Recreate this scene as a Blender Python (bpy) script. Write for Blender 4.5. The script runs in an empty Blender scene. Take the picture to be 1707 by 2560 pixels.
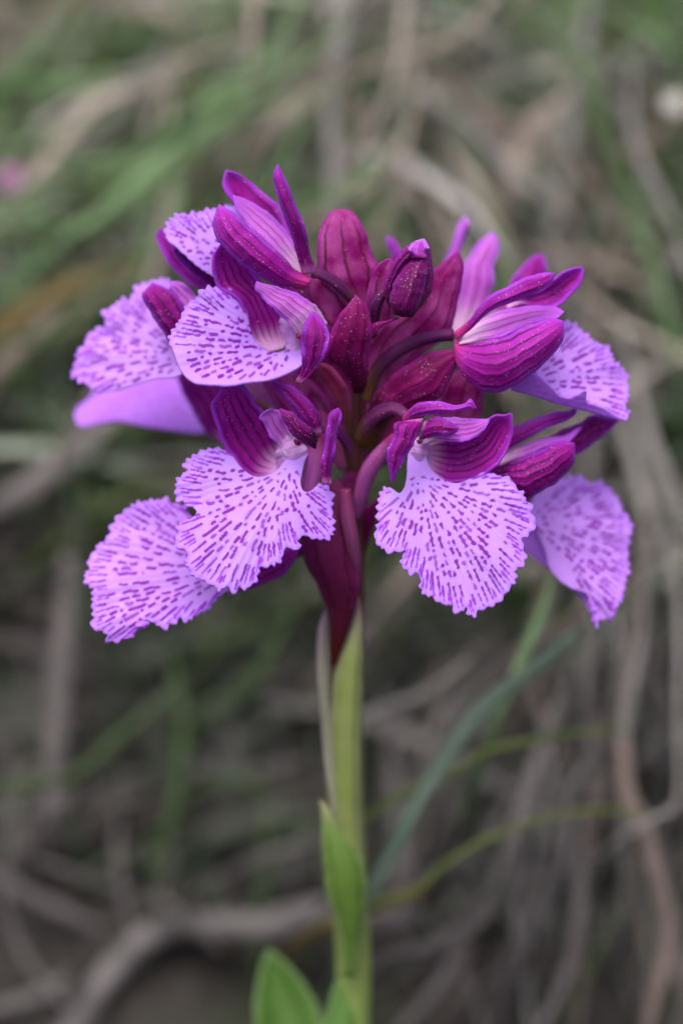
import bpy, bmesh, math, random
import numpy as np
from mathutils import Vector, Matrix
from mathutils.geometry import delaunay_2d_cdt

random.seed(7)
RNG = np.random.default_rng(11)
sc = bpy.context.scene

# ------------------------------------------------------------------ camera
PX = 4.5e-5            # metres per photograph pixel at the focus distance
D = 0.30               # focus distance
PITCH = math.radians(10)
FOCUS = Vector((0.0, 0.0, 0.20))
fwd = Vector((0, math.cos(PITCH), -math.sin(PITCH)))
upv = Vector((0, math.sin(PITCH), math.cos(PITCH)))
rgt = Vector((1, 0, 0))
CAM = FOCUS - fwd * D
cam = bpy.data.cameras.new('camera')
camo = bpy.data.objects.new('camera', cam)
sc.collection.objects.link(camo)
camo.location = CAM
camo.rotation_euler = (math.pi / 2 - PITCH, 0, 0)
cam.sensor_fit = 'VERTICAL'
cam.sensor_height = 36.0
cam.lens = 36.0 * D / (2560 * PX)
cam.clip_start = 0.01
cam.clip_end = 500
cam.dof.use_dof = True
cam.dof.focus_distance = D
cam.dof.aperture_fstop = cam.lens / 15.0
cam.dof.aperture_blades = 0
sc.camera = camo

# ------------------------------------------------------------------ sky and sun (overcast)
SUN_EL, SUN_AZ = math.radians(62), math.radians(200)     # azimuth from north (+Y), clockwise
w = bpy.data.worlds.new('World')
sc.world = w
w.use_nodes = True
nt = w.node_tree
bgn = nt.nodes['Background']
sky = nt.nodes.new('ShaderNodeTexSky')
sky.sky_type = 'NISHITA'
sky.sun_disc = False
sky.sun_elevation = SUN_EL
sky.sun_rotation = SUN_AZ
sky.air_density = 1.0
sky.dust_density = 5.0
hsv = nt.nodes.new('ShaderNodeHueSaturation')
hsv.inputs['Saturation'].default_value = 0.72
nt.links.new(sky.outputs[0], hsv.inputs['Color'])
nt.links.new(hsv.outputs[0], bgn.inputs['Color'])
bgn.inputs['Strength'].default_value = 0.15
sun = bpy.data.lights.new('sun', 'SUN')
sun.energy = 0.9
sun.angle = math.radians(40)
sun.color = (1.0, 0.98, 0.95)
suno = bpy.data.objects.new('sun', sun)
sc.collection.objects.link(suno)
sd = Vector((math.sin(SUN_AZ) * math.cos(SUN_EL), math.cos(SUN_AZ) * math.cos(SUN_EL), math.sin(SUN_EL)))
suno.rotation_euler = (-sd).to_track_quat('-Z', 'Y').to_euler()
suno.location = sd * 3

vs = sc.view_settings
vs.view_transform = 'Standard'
vs.look = 'None'
vs.exposure = 0.66
vs.gamma = 1.0
vs.use_curve_mapping = False
sc.render.engine = 'CYCLES'
sc.cycles.use_denoising = True
sc.cycles.max_bounces = 10
sc.cycles.diffuse_bounces = 5
sc.cycles.transmission_bounces = 6
sc.cycles.transparent_max_bounces = 6
sc.cycles.caustics_reflective = False
sc.cycles.caustics_refractive = False

# ------------------------------------------------------------------ helpers
def P(px, py, d):
    """photograph pixel + depth behind the focus plane in mm -> world point"""
    dd = D + d * 1e-3
    k = PX * dd / D
    return CAM + rgt * ((px - 853.5) * k) + upv * ((1280 - py) * k) + fwd * dd

CAMn = np.array(CAM); Fn = np.array(fwd); Un = np.array(upv); Rn = np.array(rgt)
def Pn(xy, d):
    dd = D + d * 1e-3
    k = PX * dd / D
    return (CAMn + np.outer((xy[:, 0] - 853.5) * k, Rn) + np.outer((1280 - xy[:, 1]) * k, Un) + np.outer(dd, Fn))

class Z:
    def __init__(s, x, y, k): s.x, s.y, s.k = x, y, k
    def __call__(s, pts):
        return [(s.x + p[0] / s.k, s.y + p[1] / s.k) + tuple(p[2:]) for p in pts]
Z1 = Z(340, 380, 3.136); Z2 = Z(760, 480, 3.136); Z3 = Z(1060, 500, 2.9037); Z4 = Z(160, 640, 2.6133)
Z5 = Z(400, 920, 3.0154); Z6 = Z(880, 960, 3.0154); Z7 = Z(180, 1200, 2.7034); Z8 = Z(1160, 1000, 3.4087)
S1 = Z(700, 1300, 3.92); S2 = Z(600, 1900, 3.136); SR = Z(0, 0, 1.0)
B3 = Z(0, 0, 1.8233); B4 = Z(860, 0, 1.8512); B5 = Z(0, 1500, 1.8233); B6 = Z(860, 1500, 1.8512); B7 = Z(1200, 500, 2.3511)

def lin(r, g, b):
    f = lambda c: (c / 255 / 12.92) if c / 255 <= 0.04045 else ((c / 255 + 0.055) / 1.055) ** 2.4
    return (f(r), f(g), f(b), 1.0)

def catmull(pts, n_per=12, closed=False):
    p = np.asarray(pts, float)
    if len(p) < 3 and not closed:
        t = np.linspace(0, 1, n_per * 2)[:, None]
        return p[0] * (1 - t) + p[-1] * t
    if closed:
        q = np.vstack([p[-1], p, p[0], p[1]])
    else:
        q = np.vstack([2 * p[0] - p[1], p, 2 * p[-1] - p[-2]])
    out = []
    for i in range(1, len(q) - 2):
        p0, p1, p2, p3 = q[i - 1], q[i], q[i + 1], q[i + 2]
        a = max(np.linalg.norm(p1 - p0), 1e-6) ** .5
        b = max(np.linalg.norm(p2 - p1), 1e-6) ** .5
        c = max(np.linalg.norm(p3 - p2), 1e-6) ** .5
        m1 = (p1 - p0) / a - (p2 - p0) / (a + b) + (p2 - p1) / b
        m2 = (p2 - p1) / b - (p3 - p1) / (b + c) + (p3 - p2) / c
        m1, m2 = m1 * b, m2 * b
        t = np.linspace(0, 1, n_per, endpoint=False)[:, None]
        out.append((2 * t**3 - 3 * t**2 + 1) * p1 + (t**3 - 2 * t**2 + t) * m1 + (-2 * t**3 + 3 * t**2) * p2 + (t**3 - t**2) * m2)
    if not closed:
        out.append(p[-1:])
    return np.vstack(out)

def resample(c, n):
    s = np.concatenate([[0], np.cumsum(np.linalg.norm(np.diff(c[:, :2], axis=0), axis=1))])
    t = np.linspace(0, s[-1], n)
    return np.stack([np.interp(t, s, c[:, k]) for k in range(c.shape[1])], 1)

ROOTS = {}
def link(name, me, mat, parent=None, origin=None):
    """mesh given in world coordinates -> object with its origin at its base, parented without offsets"""
    co = np.empty(len(me.vertices) * 3)
    me.vertices.foreach_get('co', co)
    co = co.reshape(-1, 3)
    if origin is None:
        origin = co[0]
    origin = np.array(origin, float)
    me.vertices.foreach_set('co', (co - origin).ravel())
    me.update()
    o = bpy.data.objects.new(name, me)
    sc.collection.objects.link(o)
    if mat:
        me.materials.append(mat)
    wo = Vector(origin)
    ROOTS[o.name] = wo
    if parent:
        o.parent = parent
        o.location = wo - ROOTS[parent.name]
    else:
        o.location = wo
    return o

def empty(name, loc):
    o = bpy.data.objects.new(name, None)
    o.empty_display_size = 0.01
    sc.collection.objects.link(o)
    o.location = loc
    ROOTS[o.name] = Vector(loc)
    return o

def tag(o, label=None, cat=None, group=None, kind=None):
    if label: o['label'] = label
    if cat: o['category'] = cat
    if group: o['group'] = group
    if kind: o['kind'] = kind
    return o

def mesh(name, V, F, attrs=None, smooth=True):
    me = bpy.data.meshes.new(name)
    me.from_pydata([tuple(v) for v in V], [], [tuple(f) for f in F])
    if smooth:
        me.polygons.foreach_set('use_smooth', [True] * len(me.polygons))
    for k, a in (attrs or {}).items():
        a = np.asarray(a, float)
        if a.ndim == 1:
            at = me.attributes.new(k, 'FLOAT', 'POINT')
            at.data.foreach_set('value', a)
        else:
            at = me.attributes.new(k, 'FLOAT_COLOR', 'POINT')
            at.data.foreach_set('color', a.ravel())
    me.update()
    return me

def solid(o, t, off=-1):
    m = o.modifiers.new('thickness', 'SOLIDIFY')
    m.thickness = t
    m.offset = off
    m.use_even_offset = False
    return o

def dcurve(d, u):
    d = d if isinstance(d, (tuple, list)) else (d,)
    return np.interp(u, np.linspace(0, 1, len(d)), d) if len(d) < 3 else np.polyval(np.polyfit(np.linspace(0, 1, len(d)), d, len(d) - 1), u)

def petal(parent, name, zz, L, R, tip, d, mat, bulge=1.2, veins=3, curl=0.0, tilt=0.0, nu=44, nv=20, thick=0.22, wob=0.3, ridge=0.11):
    """a petal-like surface lofted between its two margins, cupped by `bulge` mm towards the viewer's side"""
    ph = RNG.uniform(0, 6.28, 4)
    l = resample(catmull(zz(L + [tip])), nu)
    r = resample(catmull(zz(R + [tip])), nu)
    u = np.linspace(0, 1, nu)
    env = np.sin(math.pi * np.clip(u, 0, 1))[:, None] ** .5
    cr_ = (r - l) / (np.linalg.norm(r - l, axis=1)[:, None] + 1e-6)
    jit = lambda: (1.3 * np.sin(u * 23 + RNG.uniform(0, 6)) + .9 * np.sin(u * 51 + RNG.uniform(0, 6)) + RNG.normal(0, .45, nu))[:, None]
    js = min(1.0, np.linalg.norm(r - l, axis=1).max() / 90)
    l = l + cr_ * jit() * env * js; r = r + cr_ * jit() * env * js
    wd = np.linalg.norm(l - r, axis=1)
    wn = wd / max(wd.max(), 1e-6)
    V = []; AU = []; AV = []; AE = []
    dc = dcurve(d, u)
    vv = np.linspace(0, 1, nv)
    for i in range(nu):
        q = l[i] * (1 - vv[:, None]) + r[i] * vv[:, None]
        x = 2 * vv - 1
        dep = dc[i] - bulge * wn[i] * (1 - x * x) - curl * wn[i] * np.abs(x) ** 5 + tilt * x * wn[i]
        dep = dep + wob * wn[i] * (np.sin(u[i] * 7 + ph[0] + x * 1.5) * .5 + np.abs(x) ** 3 * np.sin(u[i] * 15 + ph[1] + np.sign(x) * 2))
        dep = dep + ridge * wn[i] * np.cos((vv * veins) * 2 * math.pi)
        V.append(Pn(q, dep))
        AU.append(np.full(nv, u[i])); AV.append(vv * veins)
        e = np.minimum(np.minimum(vv, 1 - vv) * wd[i], (1 - u[i]) * len(u) * 4 + 0 * vv)
        AE.append(np.clip(e / 22.0, 0, 1))
    V = np.vstack(V)
    F = []
    for i in range(nu - 1):
        for j in range(nv - 1):
            a = i * nv + j
            F.append((a, a + 1, a + nv + 1, a + nv))
    # collapse the last row to a single tip vertex
    me = mesh(name, V, F, {'pu': np.concatenate(AU), 'pv': np.concatenate(AV), 'pe': np.concatenate(AE)})
    bm = bmesh.new(); bm.from_mesh(me)
    bmesh.ops.remove_doubles(bm, verts=bm.verts, dist=2e-6)
    # face the camera
    s = sum((f.normal.dot(Vector(CAM) - f.calc_center_median()) > 0) * f.calc_area() - (f.normal.dot(Vector(CAM) - f.calc_center_median()) <= 0) * f.calc_area() for f in bm.faces)
    if s < 0:
        bmesh.ops.reverse_faces(bm, faces=bm.faces)
    bm.to_mesh(me); bm.free()
    o = link(name, me, mat, parent, origin=V[nv // 2])
    return solid(o, thick * 1e-3)

def tps(ctrl, xy):
    c = np.asarray(ctrl, float)
    n = len(c)
    s = 200.0
    X = c[:, :2] / s
    U = lambda r2: np.where(r2 > 1e-12, r2 * np.log(r2 + 1e-12), 0)
    K = U(((X[:, None] - X[None]) ** 2).sum(-1)) + np.eye(n) * 0.02
    Pm = np.hstack([np.ones((n, 1)), X])
    A = np.zeros((n + 3, n + 3)); A[:n, :n] = K; A[:n, n:] = Pm; A[n:, :n] = Pm.T
    b = np.concatenate([c[:, 2], np.zeros(3)])
    s_ = np.linalg.solve(A, b)
    Y = xy / s
    out = np.empty(len(Y))
    for k in range(0, len(Y), 4000):
        y = Y[k:k + 4000]
        out[k:k + 4000] = U(((y[:, None] - X[None]) ** 2).sum(-1)) @ s_[:n] + s_[n] + y @ s_[n + 1:]
    return out

def inside(poly, pts):
    x, y = pts[:, 0], pts[:, 1]
    c = np.zeros(len(pts), bool)
    for i in range(len(poly)):
        x1, y1 = poly[i - 1]; x2, y2 = poly[i]
        if y1 == y2: continue
        m = ((y1 > y) != (y2 > y)) & (x < (x2 - x1) * (y - y1) / (y2 - y1) + x1)
        c ^= m
    return c

def segdist(p, a, b):
    ab = b - a
    t = np.clip(((p - a) @ ab) / max(ab @ ab, 1e-9), 0, 1)
    return np.linalg.norm(p - (a + t[:, None] * ab), axis=1)

def lip(parent, name, zz, segs, ctrl, mat, centre=None, h=4.0, tooth=(17, 8), ripple=0.5, rk=9, thick=0.25, dashes=1.0, seed=0):
    """a fan-shaped lip: toothed outline, smooth depth field, dash pattern stored as a distance field"""
    rg = np.random.default_rng(100 + seed)
    pts = []; flag = []
    for kind, p in segs:
        q = zz(p)
        pts += q; flag += [(1.0 if kind == 't' else 0.0, 0.0 if kind == 's' else 1.0)] * len(q)
    arr = np.hstack([np.array(pts), np.array(flag)])
    cur = catmull(arr, 14, closed=True)
    cur = np.vstack([cur, cur[:1]])
    Ltot = np.linalg.norm(np.diff(cur[:, :2], axis=0), axis=1).sum()
    n = int(Ltot / 2.6)
    c = resample(cur, n + 1)[:-1]
    xy, fl, vl = c[:, :2], np.clip(c[:, 2], 0, 1), np.clip(c[:, 3], 0, 1)
    area = 0.5 * np.sum(xy[:, 0] * np.roll(xy[:, 1], -1) - np.roll(xy[:, 0], -1) * xy[:, 1])
    tan = np.roll(xy, -3, 0) - np.roll(xy, 3, 0)
    tan /= np.linalg.norm(tan, axis=1)[:, None] + 1e-9
    nor = np.stack([tan[:, 1], -tan[:, 0]], 1) * (1 if area > 0 else -1)
    # irregular teeth along the margin
    phase = np.zeros(n); k = 0.0; step = Ltot / n
    cur_w = tooth[0] * rg.uniform(.7, 1.3); cur_h = rg.uniform(.5, 1.2)
    disp = np.zeros(n); acc = 0.0
    for i in range(n):
        acc += step
        if acc > cur_w:
            acc = 0; cur_w = tooth[0] * rg.uniform(.5, 1.65); cur_h = rg.uniform(.3, 1.0) * (.55 + .45 * cur_w / tooth[0])
        x = acc / cur_w
        disp[i] = cur_h * (1 - abs(2 * x - 1) ** 1.2)
    xy = xy + nor * ((disp - .45) * tooth[1] * fl)[:, None]
    outline = xy
    mn, mx = xy.min(0), xy.max(0)
    gx = np.arange(mn[0], mx[0], h); gy = np.arange(mn[1], mx[1], h * .866)
    G = np.array([(x + (j % 2) * h * .5, y) for j, y in enumerate(gy) for x in gx])
    G = G[inside(outline, G)]
    dmin = np.min(np.linalg.norm(G[:, None] - outline[None], axis=2), axis=1)
    G = G[dmin > h * .6]
    allp = np.vstack([outline, G])
    edges = [(i, (i + 1) % n) for i in range(n)]
    res = delaunay_2d_cdt([Vector(p) for p in allp], edges, [], 1, 1e-5)
    vco = np.array([(v.x, v.y) for v in res[0]])
    faces = [tuple(f) for f in res[2]]
    fc = vco[[f[0] for f in faces]] / 3 + vco[[f[1] for f in faces]] / 3 + vco[[f[2] for f in faces]] / 3
    keep = inside(outline, fc)
    faces = [f for f, kk in zip(faces, keep) if kk]
    used = np.zeros(len(vco), bool)
    for f in faces: used[list(f)] = True
    idx = np.cumsum(used) - 1
    faces = [tuple(idx[i] for i in f) for f in faces]
    vco = vco[used]
    dep = tps(zz(ctrl), vco)
    mg = outline[fl > .5] if (fl > .5).sum() > 5 else outline
    ed = np.min(np.linalg.norm(vco[:, None] - mg[None], axis=2), axis=1)
    ed_all = np.min(np.linalg.norm(vco[:, None] - outline[None], axis=2), axis=1)
    C = np.array(zz([centre])[0][:2]) if centre else vco.mean(0)
    rel = vco - C
    rr = np.linalg.norm(rel, axis=1); ax_ = vco.mean(0) - C; a0_ = math.atan2(ax_[1], ax_[0]); ang = (np.arctan2(rel[:, 1], rel[:, 0]) - a0_ + math.pi) % (2 * math.pi) - math.pi
    rn = rr / rr.max()
    ph = rg.uniform(0, 6.28, 3)
    dep = dep + ripple * rn**2 * np.sin(ang * rk + ph[0] + 3 * rn) + ripple * .6 * rn**2 * np.sin(ang * rk * 2.3 + ph[1])
    dep = dep + 0.05 * np.sin(ang * 90 + ph[2]) * np.clip(rn * 1.6 - .3, 0, 1)      # fine pleats between the veins
    field = np.full(len(vco), 3.0); stren = np.ones(len(vco))
    # ------- dashes: streaks running in from the margin, then dashes and dots towards the throat
    SA = np.zeros((0, 2)); SB = np.zeros((0, 2)); SH = np.zeros(0)
    def inside2(p):
        x1, y1 = outline[:, 0], outline[:, 1]; x2, y2 = np.roll(x1, -1), np.roll(y1, -1)
        m = ((y1 > p[1]) != (y2 > p[1])) & (p[0] < (x2 - x1) * (p[1] - y1) / (y2 - y1 + 1e-12) + x1)
        return m.sum() % 2 == 1
    def try_add(a, b, hw, gap):
        nonlocal SA, SB, SH
        if not (inside2(a) and inside2(b)): return False
        if len(SA):
            sp = a + np.linspace(0, 1, 7)[:, None] * (b - a)
            ab = SB - SA
            tt = np.clip(((sp[:, None] - SA[None]) * ab[None]).sum(-1) / ((ab * ab).sum(1) + 1e-9)[None], 0, 1)
            dist = np.linalg.norm(sp[:, None] - (SA[None] + tt[..., None] * ab[None]), axis=2)
            if (dist < (SH + hw + gap)[None]).any(): return False
        SA = np.vstack([SA, a]); SB = np.vstack([SB, b]); SH = np.append(SH, hw)
        return True
    if dashes > 0:
        mgp = np.where(vl > .35)[0]
        # start the list at a gap so that neighbouring veins stay neighbours
        brk = np.where(np.diff(mgp) > 12)[0]
        if len(brk): mgp = np.roll(mgp, -(brk[np.argmax(np.diff(mgp)[brk])] + 1))
        per = 14.5 / 2.6
        nv_ = int(len(mgp) / per)
        veins = []
        axis = vco.mean(0) - C; axis = axis / (np.linalg.norm(axis) + 1e-9)
        wig = np.cumsum(rg.normal(0, .012, nv_)); wig -= wig.mean()
        for i in range(nv_):
            mi = mgp[max(0, min(len(mgp) - 1, int((i + rg.uniform(-.22, .22)) * per)))]
            M = outline[mi]; plain = fl[mi] < .5
            L = np.linalg.norm(M - C)
            if L < 40: continue
            lv = 0 if i % 8 == 0 else 1 if i % 4 == 0 else 2 if i % 2 == 0 else 3
            t0 = (.10, .22, .38, .60)[lv] + rg.uniform(-.05, .05)
            pr_ = np.array([-(M - C)[1], (M - C)[0]])
            Q = C + axis * L * .17 + (M - C) * .36
            f_ = (lambda t, M=M, Q=Q, pr_=pr_, w=wig[i]: C * (1 - t) ** 2 + 2 * Q * t * (1 - t) + M * t * t + pr_ * w * math.sin(math.pi * t))
            veins.append((f_, L, t0, lv, plain))
        starts = []
        for f_, L, t0, lv, plain in veins:
            if plain:
                starts.append(.93); continue
            ln = rg.uniform(28, 62) if lv < 3 or rg.random() < .6 else rg.uniform(16, 34)
            t1 = 1 - rg.uniform(10, 19) / L
            ta = max(t0, t1 - ln / L)
            tm = (ta + t1) / 2
            hw = rg.uniform(2.3, 3.4)
            try_add(f_(ta), f_(tm), hw * 1.15, 1.6)
            a_, b_ = f_(tm), f_(t1)
            if inside2(a_) and inside2(b_):
                SA = np.vstack([SA, a_]); SB = np.vstack([SB, b_]); SH = np.append(SH, hw * .85)
            starts.append(ta)
        for (f_, L, t0, lv, plain), ta in zip(veins, starts):
            t = t0
            while t < ta - 10 / L:
                long_ = rg.random()
                ln = rg.uniform(18, 40) if long_ < .42 else rg.uniform(9, 18) if long_ < .75 else rg.uniform(2, 6)
                ln *= .55 + .6 * min(1, t * 1.5)
                if plain: ln *= .5
                te = min(t + ln / L, ta - 6 / L)
                if te > t:
                    hw = rg.uniform(3.2, 5.0) * (.66 + .4 * min(1, t * 1.8))
                    try_add(f_(t), f_(te), hw, 2.2)
                t = te + rg.uniform(11, 20) / L
        for a, b, hw in zip(SA, SB, SH):
            lo, hi = np.minimum(a, b) - 16, np.maximum(a, b) + 16
            m = np.where((vco > lo).all(1) & (vco < hi).all(1))[0]
            if len(m):
                w_ = hw * (0.88 + 0.30 * np.sin(vco[m] @ np.array([.23, .31]) + a[0]) + .12 * np.sin(vco[m] @ np.array([.61, -.47]) + b[1]))
                nf = segdist(vco[m], a, b) / w_
                st_ = 1.0 if rg.random() < .6 else rg.uniform(.62, .95)
                stren[m] = np.where(nf < field[m], st_, stren[m])
                field[m] = np.minimum(field[m], nf)
    V = Pn(vco, dep)
    me = mesh(name, V, faces, {'dash': field, 'dstr': stren, 'pe': np.clip(ed / 60, 0, 1), 'pr': rn})
    # orient to the camera
    p0 = me.polygons[0]
    tot = sum(p.normal.dot(CAM - p.center) for p in me.polygons)
    if tot < 0: me.flip_normals()
    ib = int(np.argmin(rr))
    o = link(name, me, mat, parent, origin=V[ib])
    return solid(o, thick * 1e-3)

def tube(parent, name, zz, path, rad, d, mat, n=16, steps=36, groove=0.0):
    """tapered, slightly ribbed round stalk through pixel points; rad in photo pixels"""
    c = resample(catmull(zz(path)), steps)
    u = np.linspace(0, 1, steps)
    dep = dcurve(d, u)
    r = np.interp(u, np.linspace(0, 1, len(rad)), rad) * PX * (D + dep * 1e-3) / D
    W = Pn(c, dep)
    return sweep(parent, name, W, r, mat, n, groove)

def sweep(parent, name, W, r, mat, n=12, groove=0.0, extra=None):
    steps = len(W)
    u = np.linspace(0, 1, steps)
    T = np.gradient(W, axis=0); T /= np.linalg.norm(T, axis=1)[:, None] + 1e-12
    a0 = np.array([0.3, 1.0, 0.2]); N = np.cross(T[0], a0); N /= np.linalg.norm(N)
    V = []; AU = []; AV = []
    for i in range(steps):
        N = N - T[i] * (N @ T[i]); N /= np.linalg.norm(N)
        B = np.cross(T[i], N)
        for j in range(n):
            th = 2 * math.pi * j / n
            rr = r[i] * (1 + groove * math.cos(3 * th + 2.2 * u[i]))
            V.append(W[i] + rr * (math.cos(th) * N + math.sin(th) * B))
            AU.append(u[i]); AV.append(j / n * 6)
    F = []
    for i in range(steps - 1):
        for j in range(n):
            F.append((i * n + j, i * n + (j + 1) % n, (i + 1) * n + (j + 1) % n, (i + 1) * n + j))
    V.append(W[0]); V.append(W[-1]); AU += [0, 1]; AV += [0, 0]
    k = steps * n
    for j in range(n):
        F.append((k, (j + 1) % n, j)); F.append((k + 1, (steps - 1) * n + j, (steps - 1) * n + (j + 1) % n))
    at = {'pu': AU, 'pv': AV, 'pe': np.ones(len(AU))}
    me = mesh(name, V, F, at)
    return link(name, me, mat, parent, origin=W[0])

# ------------------------------------------------------------------ materials
class NB:
    def __init__(s, name):
        s.m = bpy.data.materials.new(name); s.m.use_nodes = True
        s.t = s.m.node_tree; s.t.nodes.clear()
        s.out = s.t.nodes.new('ShaderNodeOutputMaterial')
    def n(s, typ, **kw):
        x = s.t.nodes.new(typ)
        for k, v in kw.items(): setattr(x, k, v)
        return x
    def l(s, a, b): s.t.links.new(a, b)
    def attr(s, name, col=False):
        x = s.n('ShaderNodeAttribute', attribute_name=name)
        return x.outputs['Color' if col else 'Fac']
    def math(s, op, a, b=None, c=None, clamp=False):
        x = s.n('ShaderNodeMath', operation=op, use_clamp=clamp)
        for i, v in enumerate((a, b, c)):
            if v is None: continue
            if isinstance(v, (int, float)): x.inputs[i].default_value = v
            else: s.l(v, x.inputs[i])
        return x.outputs[0]
    def ss(s, v, lo, hi):
        x = s.n('ShaderNodeMapRange', interpolation_type='SMOOTHSTEP')
        s.l(v, x.inputs[0]); x.inputs[1].default_value = lo; x.inputs[2].default_value = hi
        return x.outputs[0]
    def mix(s, f, a, b):
        x = s.n('ShaderNodeMix', data_type='RGBA')
        if isinstance(f, (int, float)): x.inputs[0].default_value = f
        else: s.l(f, x.inputs[0])
        for i, v in ((6, a), (7, b)):
            if isinstance(v, tuple): x.inputs[i].default_value = v
            else: s.l(v, x.inputs[i])
        return x.outputs[2]
    def coord(s):
        return s.n('ShaderNodeTexCoord').outputs['Object']
    def noise(s, scale, detail=3, vec=None, dim='3D'):
        x = s.n('ShaderNodeTexNoise')
        x.inputs['Scale'].default_value = scale; x.inputs['Detail'].default_value = detail
        s.l(vec if vec is not None else s.coord(), x.inputs['Vector'])
        return x.outputs[0]
    def finish(s, col, rough=0.5, trans=0.3, bump=None, bstr=0.3, bdist=1e-4, spec=0.35, sheen=0.0, tcol=None):
        p = s.n('ShaderNodeBsdfPrincipled')
        s.l(col, p.inputs['Base Color']) if not isinstance(col, tuple) else setattr(p.inputs['Base Color'], 'default_value', col)
        if isinstance(rough, (int, float)): p.inputs['Roughness'].default_value = rough
        else: s.l(rough, p.inputs['Roughness'])
        p.inputs['Specular IOR Level'].default_value = spec
        if sheen:
            p.inputs['Sheen Weight'].default_value = sheen
            p.inputs['Sheen Roughness'].default_value = 0.4
        nrm = None
        if bump is not None:
            b = s.n('ShaderNodeBump'); b.inputs['Strength'].default_value = bstr; b.inputs['Distance'].default_value = bdist
            s.l(bump, b.inputs['Height']); s.l(b.outputs[0], p.inputs['Normal']); nrm = b.outputs[0]
        if trans > 0:
            t = s.n('ShaderNodeBsdfTranslucent')
            g_ = s.n('ShaderNodeGamma'); g_.inputs[1].default_value = .6
            (s.l(col, g_.inputs[0]) if not isinstance(col, tuple) else None)
            tc = tcol if tcol is not None else g_.outputs[0]
            if isinstance(tc, tuple): t.inputs[0].default_value = tc
            else: s.l(tc, t.inputs[0])
            mx = s.n('ShaderNodeMixShader'); mx.inputs[0].default_value = trans
            s.l(p.outputs[0], mx.inputs[1]); s.l(t.outputs[0], mx.inputs[2])
            s.l(mx.outputs[0], s.out.inputs[0])
        else:
            s.l(p.outputs[0], s.out.inputs[0])
        return s.m

def specks(b, amount=0.5, scale=3300.0):
    v = b.n('ShaderNodeTexVoronoi', feature='F1')
    v.inputs['Scale'].default_value = scale
    b.l(b.coord(), v.inputs['Vector'])
    sz = b.math('MULTIPLY_ADD', v.outputs['Color'], 0.19, 0.03)
    m = b.math('LESS_THAN', v.outputs['Distance'], sz)
    g = b.math('GREATER_THAN', b.math('ADD', b.noise(300, 2), b.math('MULTIPLY', b.math('SUBTRACT', v.outputs['Color'], .5), .35)), 0.70 - 0.20 * amount)
    return b.math('MULTIPLY', m, g)

def petal_mat(name, body, body2, vein, edge, base, base_len=0.25, vein_w=0.42, vein_str=0.95, speck=0.4, trans=0.3, mottle=160):
    b = NB(name)
    pu, pv, pe = b.attr('pu'), b.attr('pv'), b.attr('pe')
    n1 = b.noise(160, 3)
    n2 = b.noise(1500, 3)
    nm = b.noise(mottle, 4)
    col = b.mix(b.ss(nm, .35, .66), body, body2)
    # pale claw at the base
    ub = b.math('ADD', pu, b.math('MULTIPLY', b.math('SUBTRACT', n1, .5), .25))
    col = b.mix(b.ss(ub, base_len, 0.02), col, base)
    # veins
    fr = b.math('FRACT', b.math('ADD', pv, b.math('MULTIPLY', b.math('SUBTRACT', b.noise(420, 2), .5), .35)))
    dv = b.math('ABSOLUTE', b.math('SUBTRACT', fr, .5))
    vm = b.ss(b.math('ADD', dv, b.math('MULTIPLY', b.math('ABSOLUTE', b.math('SUBTRACT', pu, .5)), .12)), vein_w * .72, vein_w * .05)
    fade = b.math('MULTIPLY', b.ss(pu, .04, .2), b.ss(pu, .97, .7))
    vm = b.math('MULTIPLY', b.math('MULTIPLY', vm, fade), b.math('MULTIPLY', vein_str, b.math('ADD', b.math('MULTIPLY', n1, .9), .45)), clamp=True)
    col = b.mix(vm, col, vein)
    # margin
    em = b.math('MULTIPLY', b.ss(pe, .75, .05), b.ss(pu, .1, .5))
    col = b.mix(b.math('MULTIPLY', em, .75), col, edge)
    col = b.mix(b.math('MULTIPLY', b.ss(n2, .4, .8), .14), col, edge)
    sp = specks(b, speck)
    col = b.mix(b.math('MULTIPLY', sp, .75), col, lin(245, 215, 240))
    h = b.math('ADD', b.math('MULTIPLY', vm, -.8), b.math('ADD', b.math('MULTIPLY', n2, .55), b.math('MULTIPLY', sp, .8)))
    return b.finish(col, rough=.58, trans=trans, bump=h, bstr=.5, bdist=1.4e-4, spec=.18, sheen=.02)

M_SEPAL = petal_mat('sepal_magenta', lin(158, 8, 142), lin(180, 32, 168), lin(74, 0, 72), lin(176, 64, 220), lin(236, 178, 232), .26)
M_SEPAL_D = petal_mat('sepal_deep', lin(132, 4, 114), lin(160, 18, 146), lin(66, 0, 60), lin(166, 56, 206), lin(206, 110, 190), .1, speck=1.1)
M_BACK = petal_mat('sepal_outer', lin(156, 8, 142), lin(184, 44, 182), lin(82, 0, 76), lin(180, 72, 224), lin(214, 60, 154), .2, vein_w=.34, speck=.95)
M_PALE = petal_mat('petal_lilac', lin(220, 130, 228), lin(204, 94, 214), lin(136, 22, 132), lin(198, 100, 240), lin(244, 206, 240), .4, vein_w=.26, speck=.35, trans=.4)
M_BRACT = petal_mat('bract_pink', lin(170, 20, 128), lin(216, 100, 188), lin(92, 18, 40), lin(176, 44, 164), lin(212, 116, 176), .3, vein_w=.2, vein_str=1, speck=.6, trans=.55, mottle=330)
M_BRACT_D = petal_mat('bract_deep', lin(118, 4, 82), lin(150, 20, 112), lin(72, 4, 40), lin(160, 36, 140), lin(70, 10, 36), .3, vein_w=.2, vein_str=.8, speck=1.1, mottle=330)
M_BRACT_O = petal_mat('bract_olive', lin(138, 30, 84), lin(116, 62, 44), lin(88, 42, 30), lin(190, 80, 156), lin(100, 76, 28), .6, vein_w=.2, vein_str=.5, speck=.1)
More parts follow.
